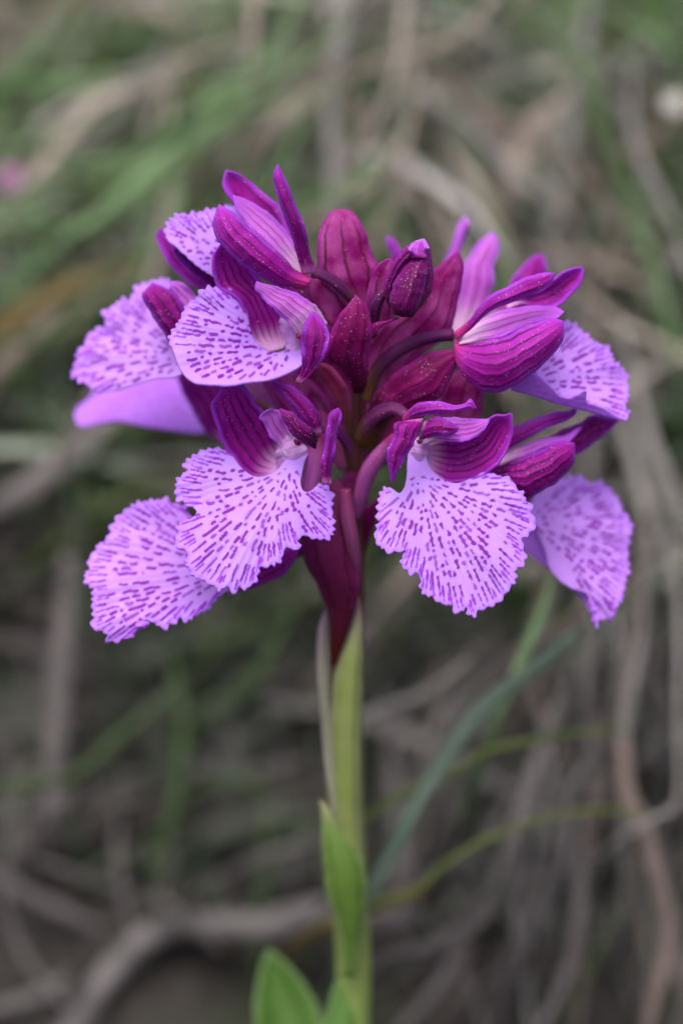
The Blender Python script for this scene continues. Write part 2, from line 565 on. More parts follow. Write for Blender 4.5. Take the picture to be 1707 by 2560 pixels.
M_BUD = petal_mat('bud_dark', lin(92, 2, 74), lin(124, 10, 106), lin(54, 0, 48), lin(140, 28, 144), lin(60, 2, 48), .3, vein_w=.24, speck=1.6, trans=.12)
M_BUDTIP = petal_mat('bud_tip', lin(166, 52, 180), lin(202, 112, 222), lin(120, 20, 134), lin(204, 126, 240), lin(140, 20, 124), .3, vein_w=.2, speck=1.2, trans=.2)
M_OVARY = petal_mat('ovary_purple', lin(86, 22, 84), lin(106, 38, 92), lin(58, 6, 50), lin(96, 30, 90), lin(104, 70, 30), .45, vein_w=.3, vein_str=.6, speck=.35, trans=.08)
M_OVARY_P = petal_mat('spur_mauve', lin(200, 112, 188), lin(184, 88, 170), lin(150, 50, 134), lin(204, 120, 208), lin(150, 40, 106), .3, vein_w=.2, vein_str=.4, speck=.1, trans=.25)
def lip_mat(name, ground, ground2, edge, dash, dashedge):
    b = NB(name)
    f, pe, pr = b.attr('dash'), b.attr('pe'), b.attr('pr')
    n1 = b.noise(1400, 3); n0 = b.noise(150, 2)
    col = b.mix(b.ss(n0, .35, .7), ground, ground2)
    col = b.mix(b.math('MULTIPLY', b.ss(pe, .22, .0), .6), col, edge)
    nz = b.noise(3200, 3)
    ff = b.math('ADD', f, b.math('ADD', b.math('MULTIPLY', b.math('SUBTRACT', n1, .5), 1.15), b.math('MULTIPLY', b.math('SUBTRACT', nz, .5), .8)))
    halo = b.math('MULTIPLY', b.ss(ff, 1.9, .9), .38)
    col = b.mix(halo, col, dashedge)
    dc = b.mix(b.ss(pe, .7, .15), dash, dashedge)
    m = b.math('MULTIPLY', b.ss(ff, 1.15, .68), b.math('MULTIPLY', b.attr('dstr'), .93))
    col = b.mix(m, col, dc)
    sp = specks(b, .2, 3200)
    col = b.mix(b.math('MULTIPLY', sp, .6), col, lin(250, 235, 255))
    h = b.math('ADD', n1, b.math('MULTIPLY', m, .5))
    return b.finish(col, rough=.55, trans=.3, bump=h, bstr=.5, bdist=1.0e-4, spec=.22, sheen=.04)
M_LIP = lip_mat('lip_spotted', lin(202, 147, 251), lin(209, 158, 253), lin(184, 108, 250), lin(124, 0, 146), lin(154, 40, 210))
M_LIPB = lip_mat('lip_spotted_pale', lin(208, 148, 250), lin(214, 158, 252), lin(190, 110, 250), lin(130, 4, 156), lin(158, 46, 214))
M_LIPU = lip_mat('lip_underside', lin(196, 122, 244), lin(202, 134, 248), lin(200, 130, 248), lin(180, 90, 220), lin(196, 110, 236))

b = NB('anther_red'); M_RED = b.finish(b.mix(b.ss(b.noise(900), .4, .6), lin(140, 10, 60), lin(110, 4, 46)), rough=.35, trans=0)
b = NB('column_white'); M_COL = b.finish(b.mix(b.ss(b.noise(700), .4, .7), lin(222, 168, 234), lin(206, 134, 216)), rough=.5, trans=.25)

def leaf_mat(name, c1, c2, cedge, vein, base=None, base_len=.3):
    b = NB(name)
    pu, pv, pe = b.attr('pu'), b.attr('pv'), b.attr('pe')
    n1 = b.noise(120, 3); n2 = b.noise(900, 3)
    col = b.mix(b.ss(n1, .35, .7), c1, c2)
    fr = b.math('ABSOLUTE', b.math('SUBTRACT', b.math('FRACT', pv), .5))
    col = b.mix(b.math('MULTIPLY', b.ss(fr, .2, .02), .5), col, vein)
    col = b.mix(b.math('MULTIPLY', b.ss(pe, .8, .1), .8), col, cedge)
    if base: col = b.mix(b.ss(pu, 1 - base_len, 1.0), col, base)
    return b.finish(col, rough=.45, trans=.25, bump=n2, bstr=.25, spec=.4)
M_LEAF = leaf_mat('leaf_green', lin(108, 140, 60), lin(122, 152, 76), lin(146, 164, 106), lin(92, 122, 50), lin(176, 170, 130), .22)
M_LEAFD = leaf_mat('leaf_green_deep', lin(92, 132, 56), lin(108, 146, 72), lin(130, 162, 100), lin(64, 100, 36))
M_SHEATH = leaf_mat('sheath_pale', lin(166, 172, 128), lin(178, 178, 146), lin(190, 180, 176), lin(140, 152, 96), lin(180, 150, 170), .35)

b = NB('stem')
pu = b.attr('pu'); n1 = b.noise(90, 3, None)
cr = b.n('ShaderNodeValToRGB'); b.l(b.math('ADD', pu, b.math('MULTIPLY', b.math('SUBTRACT', n1, .5), .06)), cr.inputs[0])
e = cr.color_ramp.elements
e[0].position = 0; e[0].color = lin(66, 10, 40)
e[1].position = .22; e[1].color = lin(92, 20, 40)
for p_, c_ in ((.31, lin(110, 60, 50)), (.37, lin(150, 152, 100)), (.5, lin(150, 164, 92)), (.75, lin(132, 156, 84)), (1.0, lin(112, 138, 70))):
    x = e.new(p_); x.color = c_
fr = b.math('ABSOLUTE', b.math('SUBTRACT', b.math('FRACT', b.attr('pv')), .5))
colS = b.mix(b.math('MULTIPLY', b.ss(fr, .25, .05), .25), cr.outputs[0], lin(110, 120, 60))
M_STEM = b.finish(colS, rough=.45, trans=.12, bump=b.noise(700), bstr=.2)

# ------------------------------------------------------------------ terrain: a grassy bank rising behind the plant
PROF = [P(853.5, py, d) for py, d in ((4600, 20), (3600, 52), (3000, 78), (2560, 100), (1700, 116), (1200, 126), (750, 140), (350, 160), (0, 190), (-500, 270), (-900, 460))]
PY = np.array([p.y for p in PROF]); PZ = np.array([p.z for p in PROF])
def bank(y):
    """height of the bank: a steep dark cut below, a gentler grassy shoulder above"""
    y = np.asarray(y, float)
    z = np.interp(y, PY, PZ)
    z = np.where(y < PY[0], PZ[0] + (y - PY[0]) * .25, z)
    return np.where(y > PY[-1], PZ[-1] + (y - PY[-1]) * .12, z)
def lump(x, y):
    return (0.006 * np.sin(x * 47 + 1.3) * np.sin(y * 39 + .4) + 0.004 * np.sin(x * 113 + y * 61) + 0.0025 * np.sin(x * 211 - y * 173 + 2)
            + 0.02 * np.sin(x * 9 + 2) * np.sin(y * 7 + 1)) 
def ground_z(x, y):
    x = np.asarray(x, float); y = np.asarray(y, float)
    fade = np.clip(1 - (np.abs(x) + np.abs(y)) / 3, 0.0, 1)
    return bank(y) + lump(x, y) * fade
def axis_steps(fine, far):
    a = np.linspace(-fine, fine, 180)
    b_ = fine * np.geomspace(1.05, far / fine, 40)
    return np.concatenate([-b_[::-1], a, b_])
gx = axis_steps(0.55, 200.0); gy = axis_steps(0.8, 200.0)
XX, YY = np.meshgrid(gx, gy)
ZZ = ground_z(XX, YY)
V = np.stack([XX.ravel(), YY.ravel(), ZZ.ravel()], 1)
nx, ny = len(gx), len(gy)
ii = np.arange(ny - 1)[:, None] * nx + np.arange(nx - 1)[None]
ii = ii.ravel()
F = np.stack([ii, ii + 1, ii + nx + 1, ii + nx], 1)
b = NB('bank_soil')
n1 = b.noise(60, 5); n2 = b.noise(420, 4)
col = b.mix(b.ss(n1, .35, .7), lin(42, 40, 39), lin(62, 58, 56))
col = b.mix(b.math('MULTIPLY', b.ss(n2, .5, .75), .7), col, lin(92, 88, 86))
col = b.mix(b.math('MULTIPLY', b.ss(b.noise(25, 3), .5, .7), .6), col, lin(52, 62, 38))
M_SOIL = b.finish(col, rough=.9, trans=0, bump=b.math('ADD', n1, n2), bstr=1.0, bdist=2e-3, spec=.1)
ground = link('ground', mesh('ground', V, F), M_SOIL, origin=(0, 0, 0))
tag(ground, 'dark litter-covered soil bank rising behind the orchid', kind='structure')

# ------------------------------------------------------------------ the orchid
d_st = 24
stem_bottom = P(878, 2640, 33)
by = stem_bottom.y + 0.004
plant_base = Vector((stem_bottom.x + .001, by, float(ground_z(stem_bottom.x + .001, by))))
orchid = empty('orchid', plant_base)
tag(orchid, 'magenta orchid with spotted lilac fan-shaped lips on a green stem', 'orchid')

# stem
pix = [(895, 740, 11), (893, 900, 13), (893, 1100, 14), (886, 1350, 15), (872, 1560, 18), (860, 1800, 22), (862, 2000, 25), (870, 2200, 28), (882, 2420, 31), (878, 2640, 33)]
W = [np.array(P(*p)) for p in pix]
W += [np.array(stem_bottom.lerp(plant_base, t)) + np.array([0, 0, 0]) for t in (.35, .7, 1.0)]
W[-1] = W[-1] - np.array([0, 0, .003])
Wc = catmull(W, 10)
s = np.concatenate([[0], np.cumsum(np.linalg.norm(np.diff(Wc, axis=0), axis=1))])
t = np.linspace(0, s[-1], 90)
Wc = np.stack([np.interp(t, s, Wc[:, k]) for k in range(3)], 1)
zrel = np.linspace(0, 1, 90)
rpx = np.interp(zrel, [0, .05, .2, .27, .36, .6, .8, 1], [9, 15, 20, 34, 46, 46, 45, 50])
sweep(orchid, 'stem', Wc, rpx * PX * 1.06, M_STEM, n=20, groove=.03)

def flower(pname, zz, path, rad, d, mat=M_OVARY):
    """the ovary stalk is the body of a flower; its sepals, petals and lip are its children"""
    return tube(orchid, 'flower', zz, path, rad, d, mat, groove=.12)
# --- upper flower, seen from behind its raised sepals
f = flower('f', Z2, [(420, 900), (360, 830), (240, 710), (110, 640), (60, 640)], [12, 14, 15, 13, 14], (7, 4, 3.5))
petal(f, 'sepal', Z1, [(1300, 960), (1230, 700), (1150, 480), (1095, 300), (1072, 180)], [(1402, 960), (1400, 890), (1362, 790), (1335, 620), (1250, 400), (1142, 150)], (1112, 92), (3.4, .5, -.5), M_SEPAL_D, bulge=1.5, veins=2, curl=.6)
petal(f, 'sepal', Z1, [(1290, 940), (1000, 640), (800, 430), (730, 350), (690, 240)], [(1370, 940), (1240, 680), (1120, 440), (980, 300), (830, 190)], (715, 148), (5, 6, 5), M_BACK, bulge=-.8, veins=2, tilt=1)
petal(f, 'petal', Z1, [(1310, 970), (1100, 800), (900, 610), (800, 480)], [(1335, 930), (1280, 800), (1180, 620), (1090, 520), (1000, 450), (900, 385)], (762, 335), (3.8, 3.8, 3.0), M_PALE, bulge=.2, veins=4, tilt=1.0)
petal(f, 'sepal', Z1, [(1310, 1090), (1150, 1060), (1000, 1000), (850, 900), (760, 830), (670, 730), (620, 650), (602, 540)], [(1395, 985), (1290, 945), (1180, 850), (1080, 750), (980, 660), (900, 600), (820, 520), (750, 465)], (650, 408), (3.6, 1.5, 1.2), M_BACK, bulge=2.2, veins=4, curl=.4)
lip(f, 'lip', Z1, [('t', [(225, 630), (240, 555), (295, 500), (325, 475), (395, 480), (480, 462), (560, 445), (640, 430), (740, 412)]), ('s', [(830, 480), (900, 700), (800, 900), (650, 985)]), ('v', [(500, 905), (330, 755), (255, 690)])],
    [(225, 620, 5.5), (640, 430, 8), (640, 980, 5), (900, 700, 6), (450, 600, 6.2), (450, 840, 4.4)], M_LIP, (930, 960), tooth=(13, 11), seed=1, ripple=.25)
# --- flower behind the upper left
f = flower('f', Z1, [(1200, 1350), (1000, 1180), (800, 1080), (700, 1050)], [12, 14, 15, 13], (15, 13, 11))
petal(f, 'sepal', Z1, [(720, 1090), (560, 1070), (420, 1030), (300, 920), (205, 770), (160, 650)], [(760, 1000), (620, 960), (480, 860), (350, 770), (250, 665)], (202, 592), (10, 9.5, 10), M_SEPAL, bulge=-.6, veins=3)
petal(f, 'sepal', Z1, [(720, 1090), (600, 1060), (450, 960), (345, 855), (300, 790)], [(740, 970), (600, 900), (480, 830), (370, 768)], (315, 748), (9, 7.6, 7.4), M_SEPAL_D, bulge=-.6, veins=3, curl=.5)

# --- big left flower with its lip seen from the side
f = flower('f', Z1, [(1650, 1650), (1560, 1450), (1450, 1400), (1340, 1470)], [12, 14, 15, 14], (9, 6, 5))
lip(f, 'lip', Z1, [('s', [(1320, 1440), (1220, 1520), (1110, 1572), (1010, 1548), (930, 1470), (888, 1340), (868, 1220)]),
    ('t', [(830, 1150), (780, 1105), (710, 1062), (610, 1052), (500, 1082), (460, 1150), (390, 1200), (345, 1290), (310, 1350), (290, 1400), (258, 1440), (258, 1490)]),
    ('v', [(300, 1565), (340, 1680), (400, 1765), (470, 1808), (560, 1818), (640, 1822), (730, 1826), (880, 1800), (1050, 1780)]), ('s', [(1180, 1735), (1315, 1645)])],
    [(1310, 1540, 4.5), (258, 1460, 1), (700, 1060, 3.6), (500, 1080, 3), (600, 1820, -3), (730, 1480, 2.2), (1050, 1780, -1.4), (400, 1770, -2), (868, 1220, 4), (1000, 1640, 2.8), (600, 1650, .6), (1180, 1735, 1)], M_LIP, (1270, 1530), h=3.6, tooth=(17, 11), seed=2, ripple=.3)
petal(f, 'sepal', Z1, [(1060, 1565), (940, 1480), (885, 1350), (850, 1230), (780, 1130), (700, 1090), (645, 1050), (612, 950), (602, 850), (640, 770)], [(1150, 1540), (1180, 1480), (1150, 1320), (1080, 1180), (980, 1030), (880, 880), (800, 780), (745, 712)], (708, 698), (5, 3.6, 1.5), M_SEPAL, bulge=-1.3, veins=5, curl=.3)
petal(f, 'petal', Z1, [(1300, 1470), (1240, 1400), (1160, 1310), (1060, 1220), (970, 1120), (930, 1075)], [(1505, 1350), (1440, 1240), (1380, 1180), (1250, 1100), (1120, 1060), (1010, 1032)], (948, 1012), (3, 1.0, -.5), M_PALE, bulge=.7, veins=5, tilt=.8)
petal(f, 'sepal', Z1, [(1320, 1150), (1180, 1090), (1075, 1030), (1012, 985)], [(1335, 1160), (1280, 1080), (1200, 1012), (1120, 985), (1078, 965)], (1052, 940), (3, 2.4, 2), M_BUD, bulge=.6, veins=2, nu=24, nv=10)
petal(f, 'sepal', Z1, [(1262, 1805), (1312, 1680), (1300, 1520), (1318, 1370)], [(1285, 1812), (1400, 1700), (1470, 1600), (1512, 1450), (1500, 1390), (1440, 1300)], (1375, 1248), (0, -1.2, -.5), M_SEPAL_D, bulge=1.2, veins=3, curl=1.1)
petal(f, 'column', Z1, [(1180, 1560), (1150, 1440), (1120, 1320)], [(1320, 1640), (1320, 1500), (1290, 1430)], (1180, 1270), (5, 4.6, 4.2), M_COL, bulge=.7, veins=1)
tube(f, 'anther', Z1, [(1265, 1425), (1275, 1445), (1290, 1465)], [3, 7, 3], (1.4, 1.2), M_RED, n=10, steps=10)

# --- left flower behind it
f = flower('f', Z4, [(1150, 700), (1000, 640), (900, 560), (840, 520)], [12, 14, 15, 14], (14, 11, 9))
lip(f, 'lip', Z4, [('t', [(695, 155), (600, 150), (530, 170), (460, 200), (440, 270), (370, 280), (320, 310), (250, 380), (260, 440), (190, 480), (140, 520), (120, 580), (80, 620), (70, 680), (45, 780), (90, 810), (160, 860), (210, 888)]),
    ('v', [(350, 882), (450, 852), (600, 805)]), ('s', [(740, 785), (840, 700), (860, 560), (760, 330)])],
    [(45, 780, 13), (600, 150, 14), (250, 380, 13.5), (850, 600, 9), (450, 850, 9.5), (450, 560, 11.5), (700, 760, 9), (740, 300, 12)], M_LIPB, (960, 680), tooth=(20, 13), seed=3, ripple=.5)
petal(f, 'sepal', Z4, [(800, 740), (700, 580), (610, 440), (540, 330), (512, 250)], [(930, 600), (850, 450), (790, 340), (740, 252), (660, 205)], (580, 170), (8.5, 6.5, 6.5), M_SEPAL_D, bulge=.9, veins=3)
petal(f, 'petal', Z4, [(850, 420), (740, 300), (690, 215)], [(930, 340), (865, 260), (800, 190), (750, 165)], (700, 163), (8, 7.4, 7.2), M_PALE, bulge=.4, veins=3)

# --- far left flower, the pale underside of its lip showing
f = flower('f', Z4, [(1350, 1000), (1250, 960), (1150, 940), (1050, 930)], [12, 14, 15, 14], (20, 20, 20))
lip(f, 'lip', Z4, [('v', [(70, 1050), (90, 990), (150, 940), (200, 890), (350, 850), (450, 820), (600, 790), (760, 780), (830, 900), (890, 1050), (935, 1145), (700, 1135), (500, 1102), (350, 1076), (220, 1090), (110, 1112)])],
    [(70, 1050, 24), (350, 850, 28), (700, 790, 27), (900, 1140, 21), (500, 1000, 24), (500, 1100, 22)], M_LIPU, (1000, 960), h=5, dashes=1, seed=4)
petal(f, 'sepal', Z4, [(1070, 1250), (930, 1160), (870, 1060), (800, 940), (760, 850), (738, 790)], [(1120, 1180), (1060, 900), (1000, 800), (860, 750)], (748, 755), (19, 18, 19), M_SEPAL, bulge=1, veins=4)

# --- front left flower
f = flower('f', Z5, [(1450, 760), (1400, 560), (1300, 470), (1170, 520)], [12, 14, 14, 15], (11, 8, 6))
lip(f, 'lip', Z5, [('s', [(1010, 620), (940, 700), (870, 780), (770, 818), (690, 808), (610, 745), (560, 680), (525, 632)]),
    ('t', [(440, 600), (370, 597), (310, 620), (215, 680), (172, 722), (195, 785), (135, 820), (107, 910), (117, 985), (190, 1030)]), ('s', [(275, 1075), (250, 1125)]),
    ('t', [(180, 1150), (122, 1195), (127, 1250), (108, 1300), (150, 1360), (208, 1400), (187, 1440), (202, 1500), (270, 1590), (370, 1622), (440, 1678), (510, 1662), (570, 1682), (600, 1664), (650, 1682), (690, 1640), (730, 1625), (742, 1580), (738, 1512), (780, 1508), (860, 1488), (928, 1440), (932, 1382), (1000, 1362), (1056, 1378), (1048, 1310)]),
    ('s', [(1070, 1266), (1120, 1268)]),
    ('t', [(1180, 1298), (1255, 1298), (1308, 1250), (1315, 1150), (1308, 1080), (1308, 980), (1284, 905), (1222, 868)]),
    ('s', [(1180, 890), (1130, 930), (1085, 928), (1060, 870), (1070, 790), (1092, 700), (1120, 620)])],
    [(1050, 620, 4.8), (960, 780, 3.2), (700, 1000, .8), (120, 950, 2.6), (180, 700, 3.4), (440, 600, 4.0), (570, 1680, -3.2), (1310, 1100, 2.2), (650, 1200, -1.2), (300, 1300, -.8), (250, 1100, 1.2), (900, 1400, -1.8), (700, 1500, -2.8), (1070, 1260, -.6), (520, 700, 3.6), (1080, 1000, 1.0), (220, 1500, -1.6)], M_LIP, (985, 730), h=3.2, tooth=(19, 12), seed=5, ripple=.35)
petal(f, 'sepal', Z5, [(890, 760), (820, 812), (700, 808), (590, 725), (500, 605), (460, 520), (428, 420), (396, 300), (408, 250), (445, 205), (470, 150)], [(905, 690), (860, 520), (790, 345), (725, 285), (692, 210), (630, 155)], (535, 128), (5, 3.4, .5), M_SEPAL, bulge=-1.4, veins=5, curl=.2)
petal(f, 'petal', Z5, [(960, 670), (880, 565), (805, 475), (778, 405), (752, 378)], [(1010, 560), (965, 440), (925, 380), (905, 318), (850, 315)], (800, 332), (4, 2.8, 2), M_PALE, bulge=-.5, veins=3, nu=30, nv=14)
petal(f, 'sepal', Z5, [(1175, 612), (1080, 572), (1000, 512), (950, 432), (915, 370)], [(1192, 520), (1150, 455), (1060, 390), (1010, 335), (950, 315)], (898, 302), (2.5, .2, 0), M_BUD, bulge=1.1, veins=4, nu=30, nv=14)
petal(f, 'sepal', Z5, [(1150, 505), (1060, 395), (990, 300), (920, 210), (880, 168), (845, 135)], [(1218, 490), (1212, 370), (1160, 285), (1060, 180), (965, 120)], (848, 98), (4, 3, 2.2), M_SEPAL_D, bulge=.8, veins=3)
petal(f, 'sepal', Z5, [(1222, 875), (1215, 750), (1230, 620), (1260, 450), (1277, 340)], [(1285, 880), (1302, 700), (1325, 560), (1347, 430), (1370, 335)], (1342, 297), (1.5, .3, .4), M_SEPAL_D, bulge=.9, veins=1, nu=36, nv=12, curl=.5)
petal(f, 'column', Z5, [(880, 760), (870, 640), (900, 540)], [(1120, 640), (1090, 560), (1040, 500)], (960, 470), (5, 4.4, 3.8), M_COL, bulge=.8, veins=1)
tube(f, 'spur', Z5, [(1190, 500), (1180, 620), (1150, 780), (1120, 960), (1130, 1100)], [20, 24, 24, 22, 14], (5, 6, 7), M_OVARY_P)
tube(f, 'anther', Z5, [(1010, 545), (1035, 560), (1055, 580)], [3, 9, 4], (2.6, 2.4), M_RED, n=10, steps=10)

# --- front right flower
f = flower('f', Z6, [(60, 420), (130, 290), (220, 215), (320, 190), (420, 250)], [13, 18, 19, 17, 13], (9, 6, 4.5))
lip(f, 'lip', Z6, [('s', [(552, 430), (556, 520), (572, 600), (612, 662), (690, 718), (780, 748), (880, 718), (950, 682)]),
    ('t', [(1012, 655), (1080, 672), (1150, 690), (1200, 712), (1242, 775), (1288, 820), (1328, 890), (1348, 930), (1368, 990), (1392, 1060), (1340, 1130), (1292, 1165), (1300, 1240), (1322, 1310), (1280, 1370), (1238, 1410), (1238, 1470), (1190, 1548), (1152, 1600), (1095, 1658), (1000, 1700), (950, 1720), (920, 1762), (880, 1740), (858, 1695), (830, 1718), (775, 1712), (720, 1652), (665, 1658), (600, 1610), (530, 1588), (507, 1500), (512, 1435), (450, 1433), (390, 1398), (352, 1340), (378, 1290)]),
    ('s', [(402, 1256)]),
    ('t', [(330, 1273), (250, 1258), (172, 1200), (164, 1120), (190, 1050), (187, 960), (192, 870), (212, 812), (250, 772)]),
    ('s', [(300, 788), (355, 822), (390, 785), (410, 700), (415, 600), (420, 540), (440, 470), (480, 430)])],
    [(510, 450, 4.6), (490, 720, 2.8), (600, 950, .8), (700, 1150, -.8), (170, 1150, .6), (200, 830, 2.4), (1390, 1050, 1.4), (1100, 700, 2.8), (920, 1765, -3.4), (1150, 1600, -2.6), (550, 1580, -2.0), (400, 1250, -.6), (1000, 1300, -1.6), (780, 745, 2.8), (1290, 1165, .4)], M_LIP, (492, 690), h=3.2, tooth=(19, 11), seed=6, ripple=.3)
petal(f, 'sepal', Z6, [(545, 560), (580, 632), (650, 692), (720, 732), (830, 737), (950, 702), (1050, 642), (1120, 560), (1180, 450), (1202, 390)], [(540, 470), (650, 440), (780, 430), (900, 400), (970, 350), (1020, 280), (1080, 237), (1140, 240)], (1195, 225), (4.5, 3.2, 1.8), M_SEPAL, bulge=-1.3, veins=6, curl=.3)
petal(f, 'petal', Z6, [(545, 452), (640, 425), (760, 437), (880, 427), (960, 382), (1010, 330)], [(540, 370), (620, 255), (720, 250), (830, 255), (950, 262)], (1036, 262), (2.6, 1.4, 1), M_PALE, bulge=.5, veins=5, tilt=.9)
petal(f, 'sepal', Z6, [(498, 424), (560, 412), (640, 397), (740, 390), (790, 362)], [(540, 280), (640, 245), (700, 262), (770, 300)], (807, 330), (1, -.2, -.4), M_SEPAL_D, bulge=.8, veins=3, nu=30, nv=14)
petal(f, 'sepal', Z6, [(385, 285), (480, 252), (600, 232), (740, 215), (850, 190), (920, 190)], [(372, 262), (420, 200), (480, 150), (560, 130), (660, 130), (780, 158), (850, 145), (893, 112)], (938, 178), (3.5, .6, .2), M_BACK, bulge=1.0, veins=2, curl=.3)
petal(f, 'sepal', Z6, [(430, 270), (312, 300), (315, 380), (270, 470), (262, 590), (285, 690)], [(535, 258), (512, 340), (470, 440), (400, 560), (340, 670), (312, 735)], (292, 757), (0, -1.5, -.5), M_SEPAL_D, bulge=1.3, veins=3, curl=.5)
petal(f, 'column', Z6, [(430, 560), (430, 480), (460, 410)], [(566, 600), (575, 520), (580, 450)], (530, 395), (4.6, 4.0, 3.4), M_COL, bulge=.8, veins=1)
tube(f, 'anther', Z6, [(488, 425), (508, 438), (530, 424)], [2, 6, 2], (1.0, .8), M_RED, n=10, steps=10)
tube(f, 'spur', Z6, [(330, 400), (240, 500), (130, 650), (70, 830), (35, 1000)], [14, 20, 22, 18, 10], (5, 8, 11), M_OVARY_P)

# --- right flower seen from behind
f = flower('f', Z2, [(505, 1640), (560, 1420), (700, 1270), (880, 1175), (1050, 1130), (1165, 1120)], [13, 17, 19, 18, 15, 15], (9, 6, 3.6))
petal(f, 'sepal', Z3, [(600, 780), (700, 745), (840, 780), (950, 772), (1035, 700), (1120, 610)], [(580, 740), (750, 680), (930, 590), (1000, 540), (1080, 502)], (1150, 495), (6, 6, 6), M_SEPAL, bulge=-.8, veins=3, curl=.5)
petal(f, 'petal', Z3, [(250, 1040), (420, 1018), (560, 990), (700, 930), (830, 880), (950, 865)], [(300, 960), (420, 858), (560, 800), (700, 775), (870, 766), (960, 778)], (1018, 812), (3.6, 3.4, 3.0), M_PALE, bulge=.3, veins=4, tilt=1.9)
petal(f, 'sepal', Z3, [(240, 1020), (340, 940), (440, 840), (560, 770), (700, 722), (850, 662), (922, 610)], [(208, 962), (330, 868), (400, 762), (480, 690), (620, 618), (740, 558), (880, 525)], (950, 530), (3, 1.2, 1), M_BACK, bulge=1.4, veins=2, curl=.5)
lip(f, 'lip', Z3, [('t', [(1020, 880), (1100, 900), (1160, 950), (1220, 1010), (1270, 1030), (1320, 1060), (1368, 1110), (1378, 1160), (1430, 1200), (1468, 1250), (1480, 1310), (1490, 1380), (1482, 1450), (1472, 1510), (1500, 1540), (1470, 1588), (1430, 1598)]), ('v', [(1350, 1572), (1200, 1525), (1000, 1470), (800, 1400)]), ('s', [(650, 1330), (700, 1200), (800, 1060), (940, 940)])],
    [(1100, 900, 10), (1480, 1350, 9.5), (1430, 1590, 6.5), (650, 1330, 5), (900, 1100, 8), (1100, 1400, 6), (1200, 1150, 9)], M_LIPB, (560, 1330), tooth=(18, 11), seed=7, ripple=.4)
lip(f, 'lip_fold', Z3, [('v', [(625, 1368), (700, 1300), (770, 1268), (850, 1295), (910, 1350), (980, 1420), (1050, 1438), (1120, 1410), (1172, 1388), (1180, 1470), (1250, 1495), (1330, 1530), (1430, 1600), (1200, 1543), (1000, 1492), (800, 1428)])],
    [(625, 1368, 4.4), (770, 1268, 2.6), (1050, 1438, 3.4), (1172, 1388, 3.0), (1400, 1590, 5.4), (1000, 1492, 5.0)], M_LIPU, (560, 1345), h=4, dashes=1, seed=8, ripple=.1)
petal(f, 'sepal', Z3, [(210, 1080), (240, 1205), (330, 1330), (430, 1390), (530, 1396), (640, 1362), (760, 1272), (870, 1190), (955, 1100), (1012, 1000)], [(215, 1010), (300, 1042), (420, 1022), (560, 992), (700, 932), (820, 882), (920, 858)], (1008, 875), (3.8, 1.6, 1.4), M_BACK, bulge=2.2, veins=5, curl=.2)

# --- lower right flower behind the front one
f = flower('f', Z8, [(-300, 500), (-50, 460), (150, 480), (280, 520)], [14, 16, 16, 15], (13, 11, 9))
petal(f, 'sepal', Z8, [(500, 560), (800, 440), (950, 470), (1100, 372), (1230, 270), (1312, 190)], [(500, 400), (700, 330), (850, 245), (1000, 180), (1100, 120), (1210, 140)], (1332, 160), (11, 11, 11), M_SEPAL_D, bulge=.5, veins=4)
petal(f, 'petal', Z8, [(300, 560), (600, 450), (780, 370), (900, 345)], [(300, 430), (560, 360), (700, 320), (850, 300), (930, 258)], (1000, 222), (9, 7.4, 7.4), M_PALE, bulge=.4, veins=3, tilt=1.2)
petal(f, 'sepal', Z8, [(250, 480), (420, 400), (560, 318), (720, 236), (860, 188), (932, 140)], [(240, 330), (400, 240), (520, 188), (640, 140), (760, 100), (860, 95), (920, 80)], (973, 64), (9, 8, 8.2), M_BACK, bulge=1, veins=3)
petal(f, 'sepal', Z8, [(150, 640), (240, 690), (330, 750), (450, 815), (540, 845), (640, 792), (760, 722), (860, 632), (932, 550)], [(180, 600), (300, 560), (400, 520), (560, 460), (680, 410), (760, 362), (860, 346)], (942, 368), (7, 4.6, 4.8), M_SEPAL_D, bulge=1.8, veins=5)
lip(f, 'lip', Z8, [('t', [(880, 655), (1000, 642), (1060, 695), (1160, 692), (1210, 730), (1270, 790), (1330, 850), (1325, 900), (1388, 970), (1428, 1050), (1438, 1130), (1410, 1200), (1405, 1330), (1400, 1470), (1375, 1590), (1340, 1720), (1300, 1800), (1250, 1888), (1190, 1872), (1150, 1900), (1130, 1942), (1098, 1900), (1082, 1800)]),
    ('s', [(1060, 1690), (1020, 1640), (920, 1608), (820, 1545), (725, 1440), (690, 1300), (628, 1140), (560, 950), (600, 800), (720, 720)])],
    [(880, 655, 16), (1438, 1130, 14), (1130, 1940, 9.5), (690, 1300, 12), (600, 850, 13.5), (1000, 1100, 12.5), (1300, 1600, 11), (900, 1590, 10.5)], M_LIPB, (520, 1000), tooth=(19, 12), seed=9, ripple=.5)
lip(f, 'lip_fold', Z8, [('s', [(470, 1240), (500, 1000), (600, 1060), (640, 1160), (700, 1300), (735, 1440), (830, 1550), (930, 1610), (1030, 1650), (1105, 1880), (1000, 1690), (850, 1555), (700, 1432), (560, 1322)])],
    [(470, 1240, 14.5), (600, 1080, 14), (735, 1440, 12.6), (1030, 1650, 11.6), (1105, 1880, 11), (700, 1432, 13)], M_LIPU, (520, 1000), h=6, dashes=0, seed=10, ripple=.1)

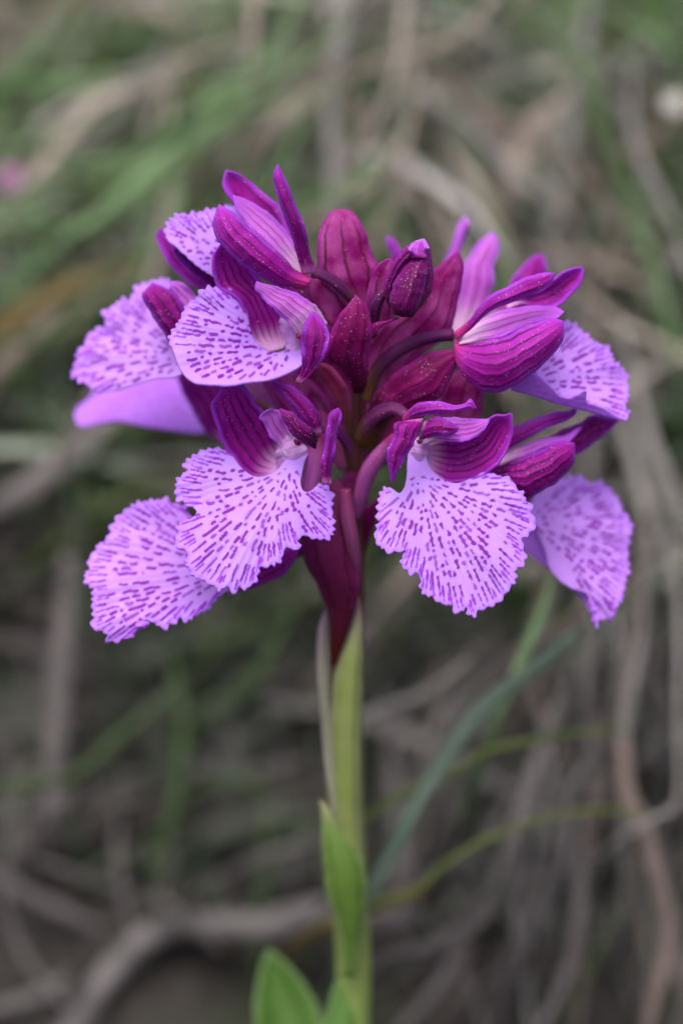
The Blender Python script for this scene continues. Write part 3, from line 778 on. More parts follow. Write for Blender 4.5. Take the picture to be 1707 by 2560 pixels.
# --- lower left flower
f = flower('f', Z7, [(1680, 300), (1600, 420), (1480, 500), (1380, 540)], [14, 16, 16, 15], (14, 12, 11))
lip(f, 'lip', Z7, [('t', [(800, 235), (760, 172), (690, 150), (610, 122), (540, 130), (480, 140), (430, 155), (365, 188), (330, 220), (295, 260), (252, 330), (250, 390), (178, 422), (155, 460), (130, 500), (98, 545), (112, 590), (84, 620), (88, 690), (138, 740), (132, 800), (130, 870), (140, 920), (128, 1000), (180, 1020), (232, 1060), (240, 1088), (305, 1105), (370, 1080), (415, 1080)]),
    ('s', [(440, 1020), (480, 955), (520, 950)]),
    ('t', [(590, 995), (615, 1015), (670, 982), (740, 940), (780, 962), (830, 930), (890, 898), (940, 875), (970, 820)]),
    ('s', [(1060, 735), (1140, 600), (1120, 400), (1000, 270), (880, 250)])],
    [(800, 235, 10), (430, 155, 9.5), (90, 620, 7.5), (130, 900, 5), (305, 1105, 4), (615, 1015, 4), (940, 870, 6), (1120, 500, 9), (600, 600, 7), (500, 800, 5), (700, 400, 8.5), (480, 955, 3.4)], M_LIPB, (1230, 560), h=3.6, tooth=(19, 12), seed=11, ripple=.4)
petal(f, 'lip_curl', Z7, [(520, 955), (470, 950), (430, 970), (424, 995)], [(530, 972), (500, 1000), (470, 1015)], (440, 1022), (3.4, 2.6, 3), M_LIPU, bulge=.5, veins=1, nu=16, nv=8)
petal(f, 'sepal', Z7, [(1050, 780), (1250, 720), (1400, 662), (1490, 575)], [(1100, 600), (1260, 560), (1380, 500), (1430, 450), (1480, 430)], (1545, 470), (10, 9.5, 11), M_SEPAL, bulge=.8, veins=4)

# --- flowers at the back of the spike
f = flower('f', Z3, [(-60, 1150), (20, 1050), (90, 980), (170, 930)], [13, 15, 15, 14], (22, 20, 18))
petal(f, 'sepal', Z3, [(40, 760), (150, 440), (205, 320), (250, 170)], [(140, 780), (262, 360), (302, 250), (328, 165)], (296, 118), (20, 20, 21), M_PALE, bulge=.5, veins=1)
petal(f, 'petal', Z3, [(190, 980), (250, 700), (285, 490), (370, 335), (440, 270)], [(330, 960), (470, 700), (505, 600), (500, 480), (540, 380), (535, 285)], (490, 228), (17, 17, 18), M_PALE, bulge=.8, veins=3, curl=.5)
petal(f, 'sepal', Z3, [(420, 900), (600, 650), (650, 555), (700, 492), (770, 425)], [(620, 900), (860, 640), (890, 540), (888, 480), (872, 420)], (838, 386), (17, 18, 18), M_SEPAL, bulge=.8, veins=3)
f = flower('f', Z2, [(560, 1100), (640, 900), (740, 700), (760, 620)], [10, 12, 13, 12], (18, 20, 20))
petal(f, 'sepal', Z2, [(700, 650), (680, 490), (652, 410)], [(820, 640), (765, 480), (725, 395), (692, 362)], (640, 343), (20, 20, 20), M_SEPAL, bulge=.4, veins=1, nu=24, nv=10)

# --- the closed bud
bud = tube(orchid, 'bud', Z2, [(780, 972), (800, 860), (840, 720), (890, 560), (930, 440), (945, 385)], [24, 42, 54, 48, 30, 10], (1.5, 1.5, 1.5), M_BUD, groove=.05, n=24)
petal(bud, 'sepal', Z2, [(750, 978), (692, 935), (668, 850), (690, 740), (750, 630), (830, 545)], [(790, 982), (870, 935), (918, 850), (952, 720), (978, 560), (980, 470)], (915, 480), (-.2, -.6, .5), M_BUD, bulge=2.0, veins=4)
petal(bud, 'sepal', Z2, [(700, 930), (640, 850), (622, 760), (650, 640), (720, 512), (800, 425), (870, 385)], [(720, 940), (690, 840), (700, 740), (770, 600), (840, 520), (900, 470)], (940, 366), (1.6, .2, 0), M_BUD, bulge=.8, veins=2)
petal(bud, 'sepal', Z2, [(835, 520), (815, 450), (850, 395)], [(960, 520), (982, 440), (970, 400)], (938, 362), (-.9, -.9, .4), M_BUDTIP, bulge=.7, veins=3, nu=20, nv=12, wob=.9)
tube(bud, 'ovary', Z2, [(540, 1120), (545, 980), (572, 860), (630, 790), (690, 830)], [12, 15, 17, 14, 10], (7, 3, 2), M_OVARY)

# --- bracts
petal(orchid, 'bract', Z2, [(380, 1000), (280, 800), (130, 690), (100, 560), (115, 340), (150, 230), (212, 150)], [(500, 1000), (560, 700), (576, 580), (520, 440), (470, 280), (420, 200), (370, 148)], (290, 133), (8, 5, 4.6), M_BRACT, bulge=.7, veins=3, wob=.5)
petal(orchid, 'bract', Z2, [(490, 1750), (505, 1350), (560, 1180), (640, 1060), (760, 970), (880, 870), (960, 690), (985, 635), (1090, 550)], [(700, 1700), (900, 1300), (1140, 1110), (1185, 950), (1230, 760), (1246, 560)], (1206, 453), (11, 8, 6), M_BRACT, bulge=1.0, veins=3, tilt=.6)
petal(orchid, 'bract', Z2, [(490, 1230), (500, 1080), (500, 880), (520, 700), (580, 590), (630, 545)], [(620, 1060), (690, 1010), (720, 900), (720, 700), (700, 600)], (680, 520), (8, 3.4, 3), M_BRACT, bulge=-.8, veins=2)
petal(orchid, 'bract', Z2, [(480, 1300), (510, 1180), (560, 1110), (600, 1065), (660, 1025)], [(470, 1200), (500, 1060), (560, 1020), (620, 1015), (680, 1000)], (748, 983), (6, 3, 2), M_BRACT_D, bulge=.4, veins=1, nu=24, nv=10)
petal(orchid, 'bract', Z2, [(480, 1750), (560, 1560), (660, 1470), (780, 1370), (900, 1300), (1050, 1242), (1150, 1236)], [(560, 1850), (810, 1710), (1000, 1650), (1080, 1600), (1150, 1450), (1200, 1340)], (1242, 1246), (9, 5, 4), M_BRACT_D, bulge=1.2, veins=3)
petal(orchid, 'bract', Z2, [(950, 1850), (1050, 1650), (1100, 1500), (1200, 1400)], [(1380, 1850), (1400, 1640), (1396, 1540)], (1330, 1420), (13, 11, 10), M_BRACT, bulge=.8, veins=3)
petal(orchid, 'bract', Z2, [(395, 1580), (350, 1470), (260, 1370), (150, 1310), (190, 1160), (270, 970), (340, 890)], [(460, 1580), (500, 1480), (502, 1300), (532, 1100), (520, 960), (480, 880)], (404, 803), (7, 1.5, .5), M_BRACT_D, bulge=.9, veins=3, wob=.45)
petal(orchid, 'bract', Z2, [(350, 1960), (290, 1760), (200, 1600), (100, 1450), (60, 1380)], [(390, 1960), (378, 1750), (370, 1600), (310, 1480), (220, 1370)], (110, 1325), (11, 8, 6), M_BRACT_O, bulge=.9, veins=2)
petal(orchid, 'bract', Z2, [(200, 2080), (0, 1960), (-130, 1800), (-180, 1650)], [(360, 2000), (280, 1760), (180, 1600), (60, 1480)], (-80, 1430), (13, 11, 9), M_BRACT, bulge=.8, veins=3)
petal(orchid, 'bract', Z2, [(250, 1240), (150, 1100), (40, 960), (-20, 840)], [(450, 1150), (430, 950), (340, 790), (200, 670)], (40, 660), (10, 8, 6.5), M_BRACT, bulge=.8, veins=2)
petal(orchid, 'bract', Z2, [(370, 2250), (0, 1750), (-60, 1300), (80, 950)], [(500, 2250), (900, 1850), (960, 1400), (720, 1020)], (400, 900), (17, 17, 15), M_BRACT_D, bulge=-1, veins=4)
petal(orchid, 'bract', Z2, [(430, 2000), (480, 1850), (520, 1700), (560, 1600)], [(560, 2050), (640, 1900), (720, 1780), (760, 1700)], (700, 1600), (13, 10, 9), M_BRACT_O, bulge=.8, veins=2)
# left of the axis, below the big left lip
petal(orchid, 'bract', Z5, [(1400, 800), (1000, 420), (880, 300), (800, 160), (770, 90)], [(1420, 500), (1250, 260), (1100, 100), (1000, 20)], (880, 10), (13, 10.5, 9), M_BRACT, bulge=.8, veins=3)
petal(orchid, 'bract', Z5, [(1250, 900), (950, 420), (820, 280), (700, 200), (640, 130)], [(1300, 600), (1000, 260), (840, 120), (760, 60)], (680, 60), (15, 13, 12), M_OVARY_P, bulge=.8, veins=2)
# lower bracts clasping the axis
petal(orchid, 'bract', S1, [(495, 1440), (480, 930), (410, 760), (330, 570), (230, 390), (190, 200), (230, -100)], [(560, 1390), (700, 970), (770, 740), (792, 560), (776, 300), (745, 60), (700, -200)], (560, -420), (13.5, 10, 10), petal_mat('bract_lower', lin(104, 20, 74), lin(122, 32, 92), lin(70, 10, 36), lin(124, 44, 100), lin(84, 26, 24), .5, vein_w=.18, vein_str=.7, speck=.05), bulge=1.2, veins=2)
tube(orchid, 'ovary', S1, [(640, -300), (660, -60), (700, 180), (745, 420), (770, 640)], [14, 18, 18, 14, 6], (8, 8.5, 12), petal_mat('ovary_mauve', lin(150, 74, 124), lin(136, 56, 112), lin(100, 30, 70), lin(150, 80, 130), lin(130, 40, 90), .3, vein_str=.4, speck=.1, trans=.1))
petal(orchid, 'bract', S1, [(780, 400), (760, 150), (790, -60)], [(830, 330), (900, 120), (960, -60)], (1000, -260), (17, 15, 13), M_BRACT_D, bulge=.6, veins=2)
petal(orchid, 'bract', S1, [(700, 300), (560, 0), (500, -250)], [(800, 300), (820, 0), (860, -250)], (800, -600), (16, 14, 14), M_BRACT_D, bulge=.8, veins=2)
# sheaths and leaves on the stem
petal(orchid, 'sheath', S1, [(520, 2900), (430, 2350), (392, 1850), (356, 1400), (372, 1080)], [(600, 2900), (540, 2350), (506, 1900), (484, 1580), (474, 1380), (478, 1000)], (445, 860), (20, 16.2, 13.6), M_SHEATH, bulge=.5, veins=1)
petal(orchid, 'sheath', S1, [(560, 3400), (500, 2500), (490, 1900), (540, 1480), (640, 1180), (720, 940)], [(800, 3400), (785, 2500), (800, 1900), (815, 1480), (812, 1180), (800, 900)], (775, 730), (22.5, 16.5, 12.6), leaf_mat('sheath_green', lin(158, 172, 98), lin(168, 178, 112), lin(176, 174, 136), lin(142, 160, 84), lin(176, 150, 150), .22), bulge=1.5, veins=2)
petal(orchid, 'leaf', S2, [(800, 1700), (775, 1400), (740, 1240), (680, 1060), (640, 800), (638, 500)], [(905, 1700), (940, 1420), (990, 1200), (1003, 1040), (985, 860), (935, 690), (840, 560), (720, 395)], (620, 300), (27, 22.5, 20.5), M_LEAF, bulge=1.7, veins=2)
gl = P(830, 3000, 20)
petal(orchid, 'leaf', S2, [(700, 3000), (350, 2700), (160, 2350), (120, 2050), (140, 1780), (185, 1560)], [(840, 2900), (760, 2500), (680, 2180), (610, 1960), (480, 1730), (330, 1570)], (225, 1485), (36, 36, 38), M_LEAFD, bulge=-2.4, veins=2, nv=24)
petal(orchid, 'leaf', S2, [(720, 3000), (620, 2500), (630, 2180), (690, 1900), (760, 1720)], [(900, 3000), (1000, 2500), (950, 2100), (955, 1860), (930, 1720)], (850, 1620), (33, 31, 30.5), M_LEAFD, bulge=1.6, veins=2, nv=24, curl=-.8)

# ------------------------------------------------------------------ grass and straw on the bank
b = NB('grass_mixed')
tint = b.attr('tint', True)
n1 = b.noise(220, 3)
colg = b.mix(b.math('MULTIPLY', b.ss(n1, .3, .75), .35), tint, lin(136, 134, 132))
M_GRASS = b.finish(colg, rough=.55, trans=.22, bump=b.noise(900), bstr=.2, spec=.3)

def blade_mat(name, c1, c2, sc_=140):
    b = NB(name)
    return b.finish(b.mix(b.ss(b.noise(sc_, 4), .35, .68), c1, c2), rough=.55, trans=.2, bump=b.noise(900), bstr=.25, spec=.3)
C_DRY = [lin(158, 146, 128), lin(176, 164, 146), lin(140, 126, 110), lin(168, 148, 126), lin(120, 106, 94), lin(186, 176, 164)]
C_GRN = [lin(92, 118, 62), lin(104, 130, 72), lin(112, 138, 88), lin(84, 106, 52), lin(120, 130, 70)]
C_BRN = [lin(98, 82, 66), lin(112, 92, 76), lin(84, 72, 60)]

def px_of(w):
    q = w - CAMn
    z = q @ Fn
    return 853.5 + (q @ Rn) / z * D / PX, 1280 - (q @ Un) / z * D / PX, (z - D) * 1e3

def grass_mass(name, n, region, lens, wid, pal, lean, up, seed, zmax_frame=None, segs=7, dirx=None):
    rg = np.random.default_rng(seed)
    x0, x1, y0, y1 = region
    bx = rg.uniform(x0, x1, n); by_ = rg.uniform(y0, y1, n)
    bz = ground_z(bx, by_) - .001
    L = rg.uniform(*lens, n) * rg.choice([1, 1, .7], n)
    az = rg.uniform(0, 2 * math.pi, n)
    if dirx is not None:
        az = rg.normal(dirx, .9, n)
    ln = np.clip(rg.normal(lean, .3, n), 0.05, 1.5)
    droop = rg.uniform(.1, 1.3, n)
    wd = rg.uniform(*wid, n)
    hd = np.stack([np.cos(az), np.sin(az), np.zeros(n)], 1)
    side = np.stack([-np.sin(az), np.cos(az), np.zeros(n)], 1)
    tw = rg.uniform(-1, 1, n)
    pts = [np.stack([bx, by_, bz], 1)]
    for i in range(segs):
        th = ln + droop * ((i + .5) / segs) ** 1.5
        dirv = hd * np.sin(th)[:, None] + np.array([0, 0, 1.]) * np.cos(th)[:, None] * up + side * (rg.normal(0, .06, n))[:, None]
        dirv /= np.linalg.norm(dirv, axis=1)[:, None]
        nxt = pts[-1] + dirv * (L / segs)[:, None]
        gz = ground_z(nxt[:, 0], nxt[:, 1]) + .0015
        nxt[:, 2] = np.maximum(nxt[:, 2], gz)
        pts.append(nxt)
    pts = np.stack(pts, 1)                                   # n, segs+1, 3
    px, py, dd = px_of(pts.reshape(-1, 3))
    px = px.reshape(n, -1); py = py.reshape(n, -1); dd = dd.reshape(n, -1)
    near = (dd < np.where(py > 1600, 92, 74)) & (dd > -330) & (px > -500) & (px < 2200) & (py < 2720) & (py > -900)
    ok = ~near.any(1) & (dd.min(1) > -260)
    pts = pts[ok]; wd = wd[ok]; side = side[ok]; hd = hd[ok]; tw = tw[ok]
    n = len(pts)
    t = np.linspace(0, 1, segs + 1)
    prof = np.minimum(1, t * 6 + .5) * np.clip((1 - t) * 2.2, .04, 1)
    sv = side * np.cos(tw)[:, None] + np.array([0, 0, 1.]) * np.sin(tw)[:, None]
    off = sv[:, None] * (wd[:, None] * prof[None])[:, :, None] * .5
    fold = np.array([0, 0, 1.]) * 0
    mid = pts + (np.cross(sv, hd)[:, None] * (wd[:, None] * prof[None])[:, :, None] * .18)
    V = np.stack([pts - off, mid, pts + off], 2).reshape(-1, 3)
    k = (segs + 1) * 3
    f = []
    for i in range(segs):
        for j in range(2):
            a = i * 3 + j
            f.append((a, a + 1, a + 4, a + 3))
    f = np.array(f)
    F = (f[None] + (np.arange(n) * k)[:, None, None]).reshape(-1, 4)
    cols = np.array([c for c in pal])
    b0 = pts[:, 0]
    cell = (np.floor(b0[:, 0] / .028 + .6 * np.sin(b0[:, 1] * 60)) * 7 + np.floor(b0[:, 1] / .032 + .6 * np.sin(b0[:, 0] * 50)) * 13).astype(int)
    hsh = (np.abs(np.sin(cell * 12.9898 + seed) * 43758.5453) % 1 * len(cols)).astype(int) % len(cols)
    pick = np.where(rg.random(n) < .72, hsh, rg.integers(len(cols), size=n))
    ci = cols[pick]
    ci = ci * rg.uniform(.75, 1.2, n)[:, None]; ci[:, 3] = 1
    tint = np.repeat(ci, k, axis=0)
    me = bpy.data.meshes.new(name)
    me.vertices.add(len(V)); me.vertices.foreach_set('co', V.ravel())
    me.loops.add(F.size); me.loops.foreach_set('vertex_index', F.ravel())
    me.polygons.add(len(F)); me.polygons.foreach_set('loop_start', np.arange(0, F.size, 4)); 
    me.polygons.foreach_set('use_smooth', np.ones(len(F), bool))
    at = me.attributes.new('tint', 'FLOAT_COLOR', 'POINT'); at.data.foreach_set('color', tint.ravel())
    me.update(calc_edges=True); me.validate()
    return link(name, me, M_GRASS, origin=(0, 0, 0))

C_LOW_SHADE = [lin(98, 95, 94), lin(82, 79, 78), lin(70, 67, 67), lin(120, 116, 115), lin(90, 82, 80), lin(58, 57, 57), lin(76, 82, 74)]  # dead-grass colours darkened to carry the shade of the lower bank
C_MOSS_SHADE = [lin(62, 76, 56), lin(74, 88, 68), lin(52, 62, 46), lin(84, 92, 82), lin(44, 48, 42)]  # mossy greens, with the shade between the low blades painted in
C_UPG_LIT = [lin(110, 160, 90), lin(134, 172, 114), lin(156, 182, 146), lin(98, 148, 66), lin(146, 164, 100), lin(170, 182, 162)]  # upper greens tinted brighter to stand in for light on the shoulder
C_UPD_LIT = [lin(200, 196, 192), lin(220, 214, 214), lin(186, 178, 174), lin(212, 192, 186), lin(160, 154, 150), lin(194, 188, 164), lin(136, 134, 128)]  # pale straw colours, also lightened in place of light from above
g = grass_mass('dry_grass', 4200, (-.30, .30, .0, .125), (.03, .10), (.0012, .0034), C_LOW_SHADE, .9, 1, 1)
tag(g, 'tangled mass of grey-brown dead grass, shade painted into its colour, on the steep lower bank', 'dry grass', kind='stuff')
g = grass_mass('moss_grass', 6500, (-.30, .30, .02, .125), (.012, .045), (.0012, .003), C_MOSS_SHADE, .8, 1, 4)
tag(g, 'short mossy green growth, shade painted into its colour, on the steep lower bank', 'moss', kind='stuff')
g = grass_mass('bleached_grass', 7000, (-.3, .3, .10, .34), (.035, .11), (.0014, .0038), C_UPD_LIT, .8, 1, 5)
tag(g, 'bleached tan grass lying among the green of the upper bank', 'dry grass', kind='stuff')
g = grass_mass('green_grass', 8500, (-.3, .3, .10, .34), (.035, .10), (.0014, .0038), C_UPG_LIT, .6, 1, 2)
tag(g, 'mass of soft green grass growing on the upper bank', 'grass', kind='stuff')
g = grass_mass('ground_litter', 6000, (-.45, .45, -.4, .2), (.015, .05), (.0015, .004), C_LOW_SHADE, 1.4, .5, 3)
tag(g, 'brown leaf and straw litter lying over the soil', 'litter', kind='stuff')

def blade(name, zz, path, width, d, mat, label, cat, group=None, taper=(.6, 1, .15), round_=False, root=True):
    """one blade or stalk drawn through its course, rooted in the bank, with real thickness"""
    c = resample(catmull(zz(path)), 40)
    u = np.linspace(0, 1, 40)
    dep = dcurve(tuple(82 + (q - 95) * .22 if q > 95 else q for q in d), u)
    W = Pn(c, dep)
    k = PX * (D + dep.mean() * 1e-3) / D
    wd = np.interp(u, np.linspace(0, 1, len(taper)), taper) * width * k
    if root:
        a = W[0].copy(); dr = W[0] - W[3]; dr /= np.linalg.norm(dr)
        ext = [a]
        for i in range(400):
            dr = dr * .72 + np.array([0, .9, -.45]) * .28; dr /= np.linalg.norm(dr)
            a = a + dr * .003
            ext.append(a)
            if a[2] < float(ground_z(a[0], a[1])) - .003: break
        ext = np.array(ext[1:])[::-1]
        W = np.vstack([ext, W]); wd = np.concatenate([np.full(len(ext), wd[0]), wd])
    n = len(W)
    if round_:
        o = sweep(None, name, W, wd / 2, mat, n=10)
    else:
        T = np.gradient(W, axis=0); T /= np.linalg.norm(T, axis=1)[:, None]
        view = W - CAMn; view /= np.linalg.norm(view, axis=1)[:, None]
        S = np.cross(T, view); S /= np.linalg.norm(S, axis=1)[:, None] + 1e-9
        Nn = np.cross(S, T)
        tw = .5 * np.sin(np.linspace(0, 3, n) + len(path))
        S = S * np.cos(tw)[:, None] + Nn * np.sin(tw)[:, None]
        N2 = np.cross(S, T)
        V = np.stack([W - S * wd[:, None] * .5, W + N2 * wd[:, None] * .14, W + S * wd[:, None] * .5], 1).reshape(-1, 3)
        F = []
        for i in range(n - 1):
            for j in range(2):
                a = i * 3 + j
                F.append((a, a + 1, a + 4, a + 3))
        o = link(name, mesh(name, V, F), mat, origin=W[0])
        solid(o, 0.0002, 0)
    tag(o, label, cat, group)
    return o

M_GLAUC = blade_mat('blade_glaucous', lin(96, 116, 100), lin(112, 130, 114))
M_GREEN = blade_mat('blade_green', lin(110, 142, 94), lin(128, 156, 112))
M_GREEND = blade_mat('blade_dull_green', lin(76, 98, 58), lin(90, 112, 70))
M_YEL = blade_mat('blade_yellow_green', lin(112, 122, 60), lin(94, 110, 54))
M_OCH = blade_mat('blade_ochre', lin(132, 108, 66), lin(120, 106, 62))
M_STRAW = blade_mat('straw_grey', lin(124, 117, 117), lin(100, 94, 94))
M_STRAWL = blade_mat('straw_pale', lin(156, 151, 149), lin(134, 129, 127))
M_PINKS = blade_mat('straw_pinkish', lin(140, 122, 116), lin(120, 106, 100))
M_TAN = blade_mat('straw_tan', lin(194, 178, 168), lin(170, 156, 144))
M_WOOD = blade_mat('dead_twig', lin(122, 116, 116), lin(82, 79, 79), 190)

blade('wild_grass', B6, [(125, 1345), (280, 1050), (430, 790), (560, 600), (720, 430), (880, 320), (1060, 150)], 42, (34, 36, 42), M_GLAUC, 'broad grey-green grass blade slanting up from beside the orchid stem', 'grass blade', taper=(.9, 1, 1, .9, .5))
blade('wild_grass', B6, [(740, 470), (800, 320), (860, 180), (930, 0), (960, -130)], 26, (44, 46, 48), M_GREEN, 'slim green blade rising from the broad grey-green blade', 'grass blade', taper=(.9, 1, .3))
blade('wild_grass', B6, [(300, 880), (400, 830), (520, 785), (680, 692), (900, 645), (1200, 602), (1300, 600)], 18, (40, 42, 50), M_YEL, 'thin yellow-green blade arching behind the broad grey-green blade', 'grass blade', taper=(1, 1, .5))
blade('grass_stalk', B6, [(150, 1400), (330, 1345), (450, 1235), (650, 1110), (900, 1020), (1200, 972), (1400, 990)], 15, (46, 46, 52), M_YEL, 'long thin yellow-green stalk arching low from the ochre leaf', 'grass stalk', taper=(1, 1.2, 1, .9, .7), round_=False)
blade('dry_leaf', B6, [(140, 1420), (230, 1390), (330, 1350), (420, 1270)], 36, (48, 50, 50), M_OCH, 'short ochre withered leaf beside the orchid stem', 'dry leaf', taper=(.8, 1, .3))
blade('grass_stalk', B6, [(1440, 1000), (1510, 975), (1545, 900), (1542, 600), (1548, 300), (1545, 0), (1500, -320)], 18, (56, 56, 60), M_STRAWL, 'pale upright straw stalk hooked at its lower end', 'straw', taper=(.8, 1, 1, .8))
G = 'dry straws hanging over the bank'
for pts, wpx, dd, mt, lb in [
    ([(1300, 1300), (1290, 900), (1290, 650), (1320, 450), (1370, 200), (1385, 0), (1380, -250)], 36, (56, 54, 54), M_STRAWL, 'grey straw with a pale kink, upright below the far right-hand lip'),
    ([(800, 1560), (785, 1250), (790, 1080), (850, 900), (900, 720), (990, 480), (1080, 250)], 46, (52, 54, 60), M_STRAW, 'broad grey straw crossed by the two arching yellow-green stalks'),
    ([(900, 1990), (1000, 1800), (1060, 1600), (1085, 1350), (1110, 1000), (1180, 720)], 40, (56, 56, 60), M_STRAW, 'grey straw bowed outward between the broad grey straw and the reddish leaf'),
    ([(260, 1990), (420, 1800), (570, 1550), (700, 1300), (760, 1100), (820, 900)], 44, (66, 64, 62), M_STRAW, 'straight grey straw slanting up under the low arching yellow-green stalk'),
    ([(1000, 1990), (1120, 1750), (1230, 1500), (1330, 1330), (1420, 1150)], 20, (62, 62, 64), M_GREEND, 'thin greenish stalk slanting towards the reddish withered leaf'),
    ([(700, 1990), (760, 1650), (900, 1400), (960, 1100), (980, 700)], 30, (70, 70, 72), M_STRAW, 'thin dull straw rising behind the broad grey straw'),
    ([(1240, 1000), (1160, 760), (1120, 500), (1100, 200), (1120, -100)], 26, (68, 66, 70), M_STRAW, 'thin grey straw beside the one with a pale kink'),
    ([(560, 1150), (480, 900), (430, 640), (520, 380), (650, 200)], 28, (76, 76, 80), M_STRAW, 'bowed dark straw behind the broad grey-green blade'),
    ([(620, 1080), (800, 930), (1000, 800), (1200, 640)], 18, (72, 70, 68), M_STRAW, 'fine straw slanting across the other hanging straws'),
]:
    blade('dry_straw', B6, pts, wpx * .85, tuple(q + 8 for q in dd), mt, lb, 'straw', G)
blade('dry_leaf', B6, [(1395, 1990), (1470, 1700), (1492, 1500), (1450, 1300), (1390, 1080), (1310, 900), (1290, 640)], 46, (58, 58, 62), M_PINKS, 'reddish tan withered grass leaf bending downward', 'dry leaf', taper=(.5, .9, 1, 1, .6))
G = 'pale straws crossing behind the right-hand lips'
for pts, wpx, dd, lb in [
    ([(1320, 2350), (1192, 1830), (1050, 1560), (960, 1300), (880, 940), (780, 640)], 40, (66, 74, 84), 'long pale straw slanting down past the tip of the upper right lip'),
    ([(980, 1900), (930, 1640), (860, 1400), (800, 1200), (740, 900)], 34, (74, 80, 84), 'short pale straw just inside the long one by the right-hand lips'),
    ([(1160, 2352), (1100, 2000), (1060, 1700), (1000, 1480)], 26, (78, 80, 86), 'thin pale straw beside the lower right lip'),
    ([(640, 1600), (640, 1200), (620, 800), (560, 420)], 34, (84, 88, 92), 'upright pale straw between the upper and lower right-hand lips'),
]:
    blade('pale_straw', B7, pts, wpx, dd, M_STRAWL, lb, 'straw', G)
blade('twig', SR, [(1880, 672), (1707, 662), (1560, 655), (1400, 640), (1300, 630)], 34, (92, 90, 92), M_PINKS, 'pinkish twig lying nearly level behind the right-hand flowers', 'twig', round_=True, taper=(1, 1, .7), root=True)
G = 'long green blades slanting across the upper bank'
for pts, wpx, dd, lb in [
    ([(120, 1260), (230, 1160), (600, 825), (950, 565), (1180, 385), (1260, 200), (1420, -40)], 36, (134, 130, 140), 'longest soft green blade, steepening at its upper end'),
    ([(0, 1330), (280, 1100), (560, 890), (800, 710), (1000, 560), (1200, 330), (1340, 60)], 40, (124, 128, 136), 'soft green blade running just below the longest one'),
    ([(560, 800), (780, 620), (1000, 450), (1240, 300), (1500, 180)], 32, (150, 150, 150), 'shorter soft green blade crossing above the two longest ones'),
    ([(-60, 420), (160, 400), (380, 390), (560, 330)], 60, (190, 190, 190), 'broad soft green blade lying level on the upper bank'),
]:
    blade('green_blade', B3, pts, wpx, dd, M_GREEN, lb, 'grass blade', G)
G = 'tan straws lying across the upper bank'
for zz, pts, wpx, dd, mt, lb in [
    (B3, [(-100, 1150), (60, 960), (250, 690), (420, 480), (640, 390), (900, 330)], 44, (150, 156, 170), M_TAN, 'tan straw rising past the pink blossom then levelling out'),
    (B3, [(380, -20), (560, 30), (740, 60), (900, 100)], 50, (220, 220, 220), M_TAN, 'tan straw lying almost level at the top of the bank'),
    (B3, [(1160, 700), (1260, 560), (1400, 460), (1560, 380)], 44, (136, 140, 146), M_TAN, 'tan straw leaning towards the pale upright stalk'),
    (B4, [(1300, 1180), (1160, 900), (980, 700), (760, 560), (460, 420), (280, 360)], 34, (140, 150, 160), M_TAN, 'long tan straw falling towards the level pinkish twig'),
    (B4, [(760, 1160), (640, 900), (520, 740), (420, 640)], 34, (130, 136, 140), M_TAN, 'short tan straw above the small raised sepals behind the bud'),
    (B4, [(760, 900), (860, 640), (960, 520), (1060, 420)], 80, (150, 156, 160), M_TAN, 'widest pinkish tan straw on the upper bank'),
    (B4, [(150, 1100), (280, 880), (340, 760)], 50, (130, 134, 140), M_TAN, 'short tan straw leaning away from the pale upright stalk'),
    (B4, [(1180, 830), (1300, 720), (1480, 620), (1640, 560)], 44, (136, 138, 140), M_PINKS, 'dull brown straw below the white blossom'),
]:
    blade('tan_straw', zz, pts, wpx, dd, mt, lb, 'straw', G)
blade('pale_stalk', B3, [(1560, 1300), (1530, 1000), (1520, 700), (1510, 400), (1560, 150), (1600, -60)], 40, (112, 122, 140), M_STRAWL, 'pale upright dead stalk behind the rounded central bract', 'stalk', taper=(.8, 1, 1, 1.2), round_=True)
blade('ochre_blade', SR, [(-120, 930), (0, 830), (120, 740), (250, 690), (360, 660)], 56, (130, 130, 132), M_OCH, 'ochre yellow blade beside the pale left-hand lips', 'grass blade', taper=(1, 1, .5))
blade('brown_straw', SR, [(-120, 1060), (0, 930), (140, 810), (300, 720), (420, 640)], 60, (118, 120, 126), M_PINKS, 'broad brown straw running under the ochre yellow blade', 'straw', taper=(1, 1, .7))
blade('grey_straw', SR, [(-100, 1330), (60, 1230), (200, 1110), (340, 1010), (460, 930)], 60, (112, 114, 120), M_STRAW, 'grey straw slanting below the pale lip underside', 'straw', taper=(1, 1, .7))
blade('upright_straw', B5, [(230, 1000), (250, 700), (265, 450), (285, 150), (310, -200)], 54, (104, 104, 108), M_STRAW, 'wide upright grey straw under the lower left lip', 'straw', taper=(.8, 1, 1, .7))
# fallen twigs on the litter near the bottom
blade('fallen_branch', B5, [(250, 2100), (380, 1900), (550, 1660), (680, 1540), (820, 1485)], 84, (78, 80, 84), M_WOOD, 'thick grey dead branch leaning on the litter below the lower left lip', 'branch', taper=(1, 1, .9), round_=True)
blade('dead_branch', B5, [(700, 1540), (860, 1495), (1200, 1495), (1400, 1450), (1620, 1440), (1900, 1470)], 84, (86, 86, 88), M_WOOD, 'grey dead branch lying level behind the orchid stem', 'branch', taper=(.8, 1, 1.2, .9), round_=True)
blade('grey_twig', B5, [(-80, 1890), (200, 1800), (350, 1700), (460, 1640)], 44, (84, 86, 90), M_WOOD, 'short grey twig ending beside the thick dead branch', 'twig', round_=True, taper=(1, 1, .7))
blade('dark_twig', B5, [(-60, 1240), (120, 1340), (300, 1430), (460, 1500)], 44, (88, 88, 90), M_STRAW, 'grey twig slanting down over mossy litter', 'twig', round_=True, taper=(1, 1, .7))
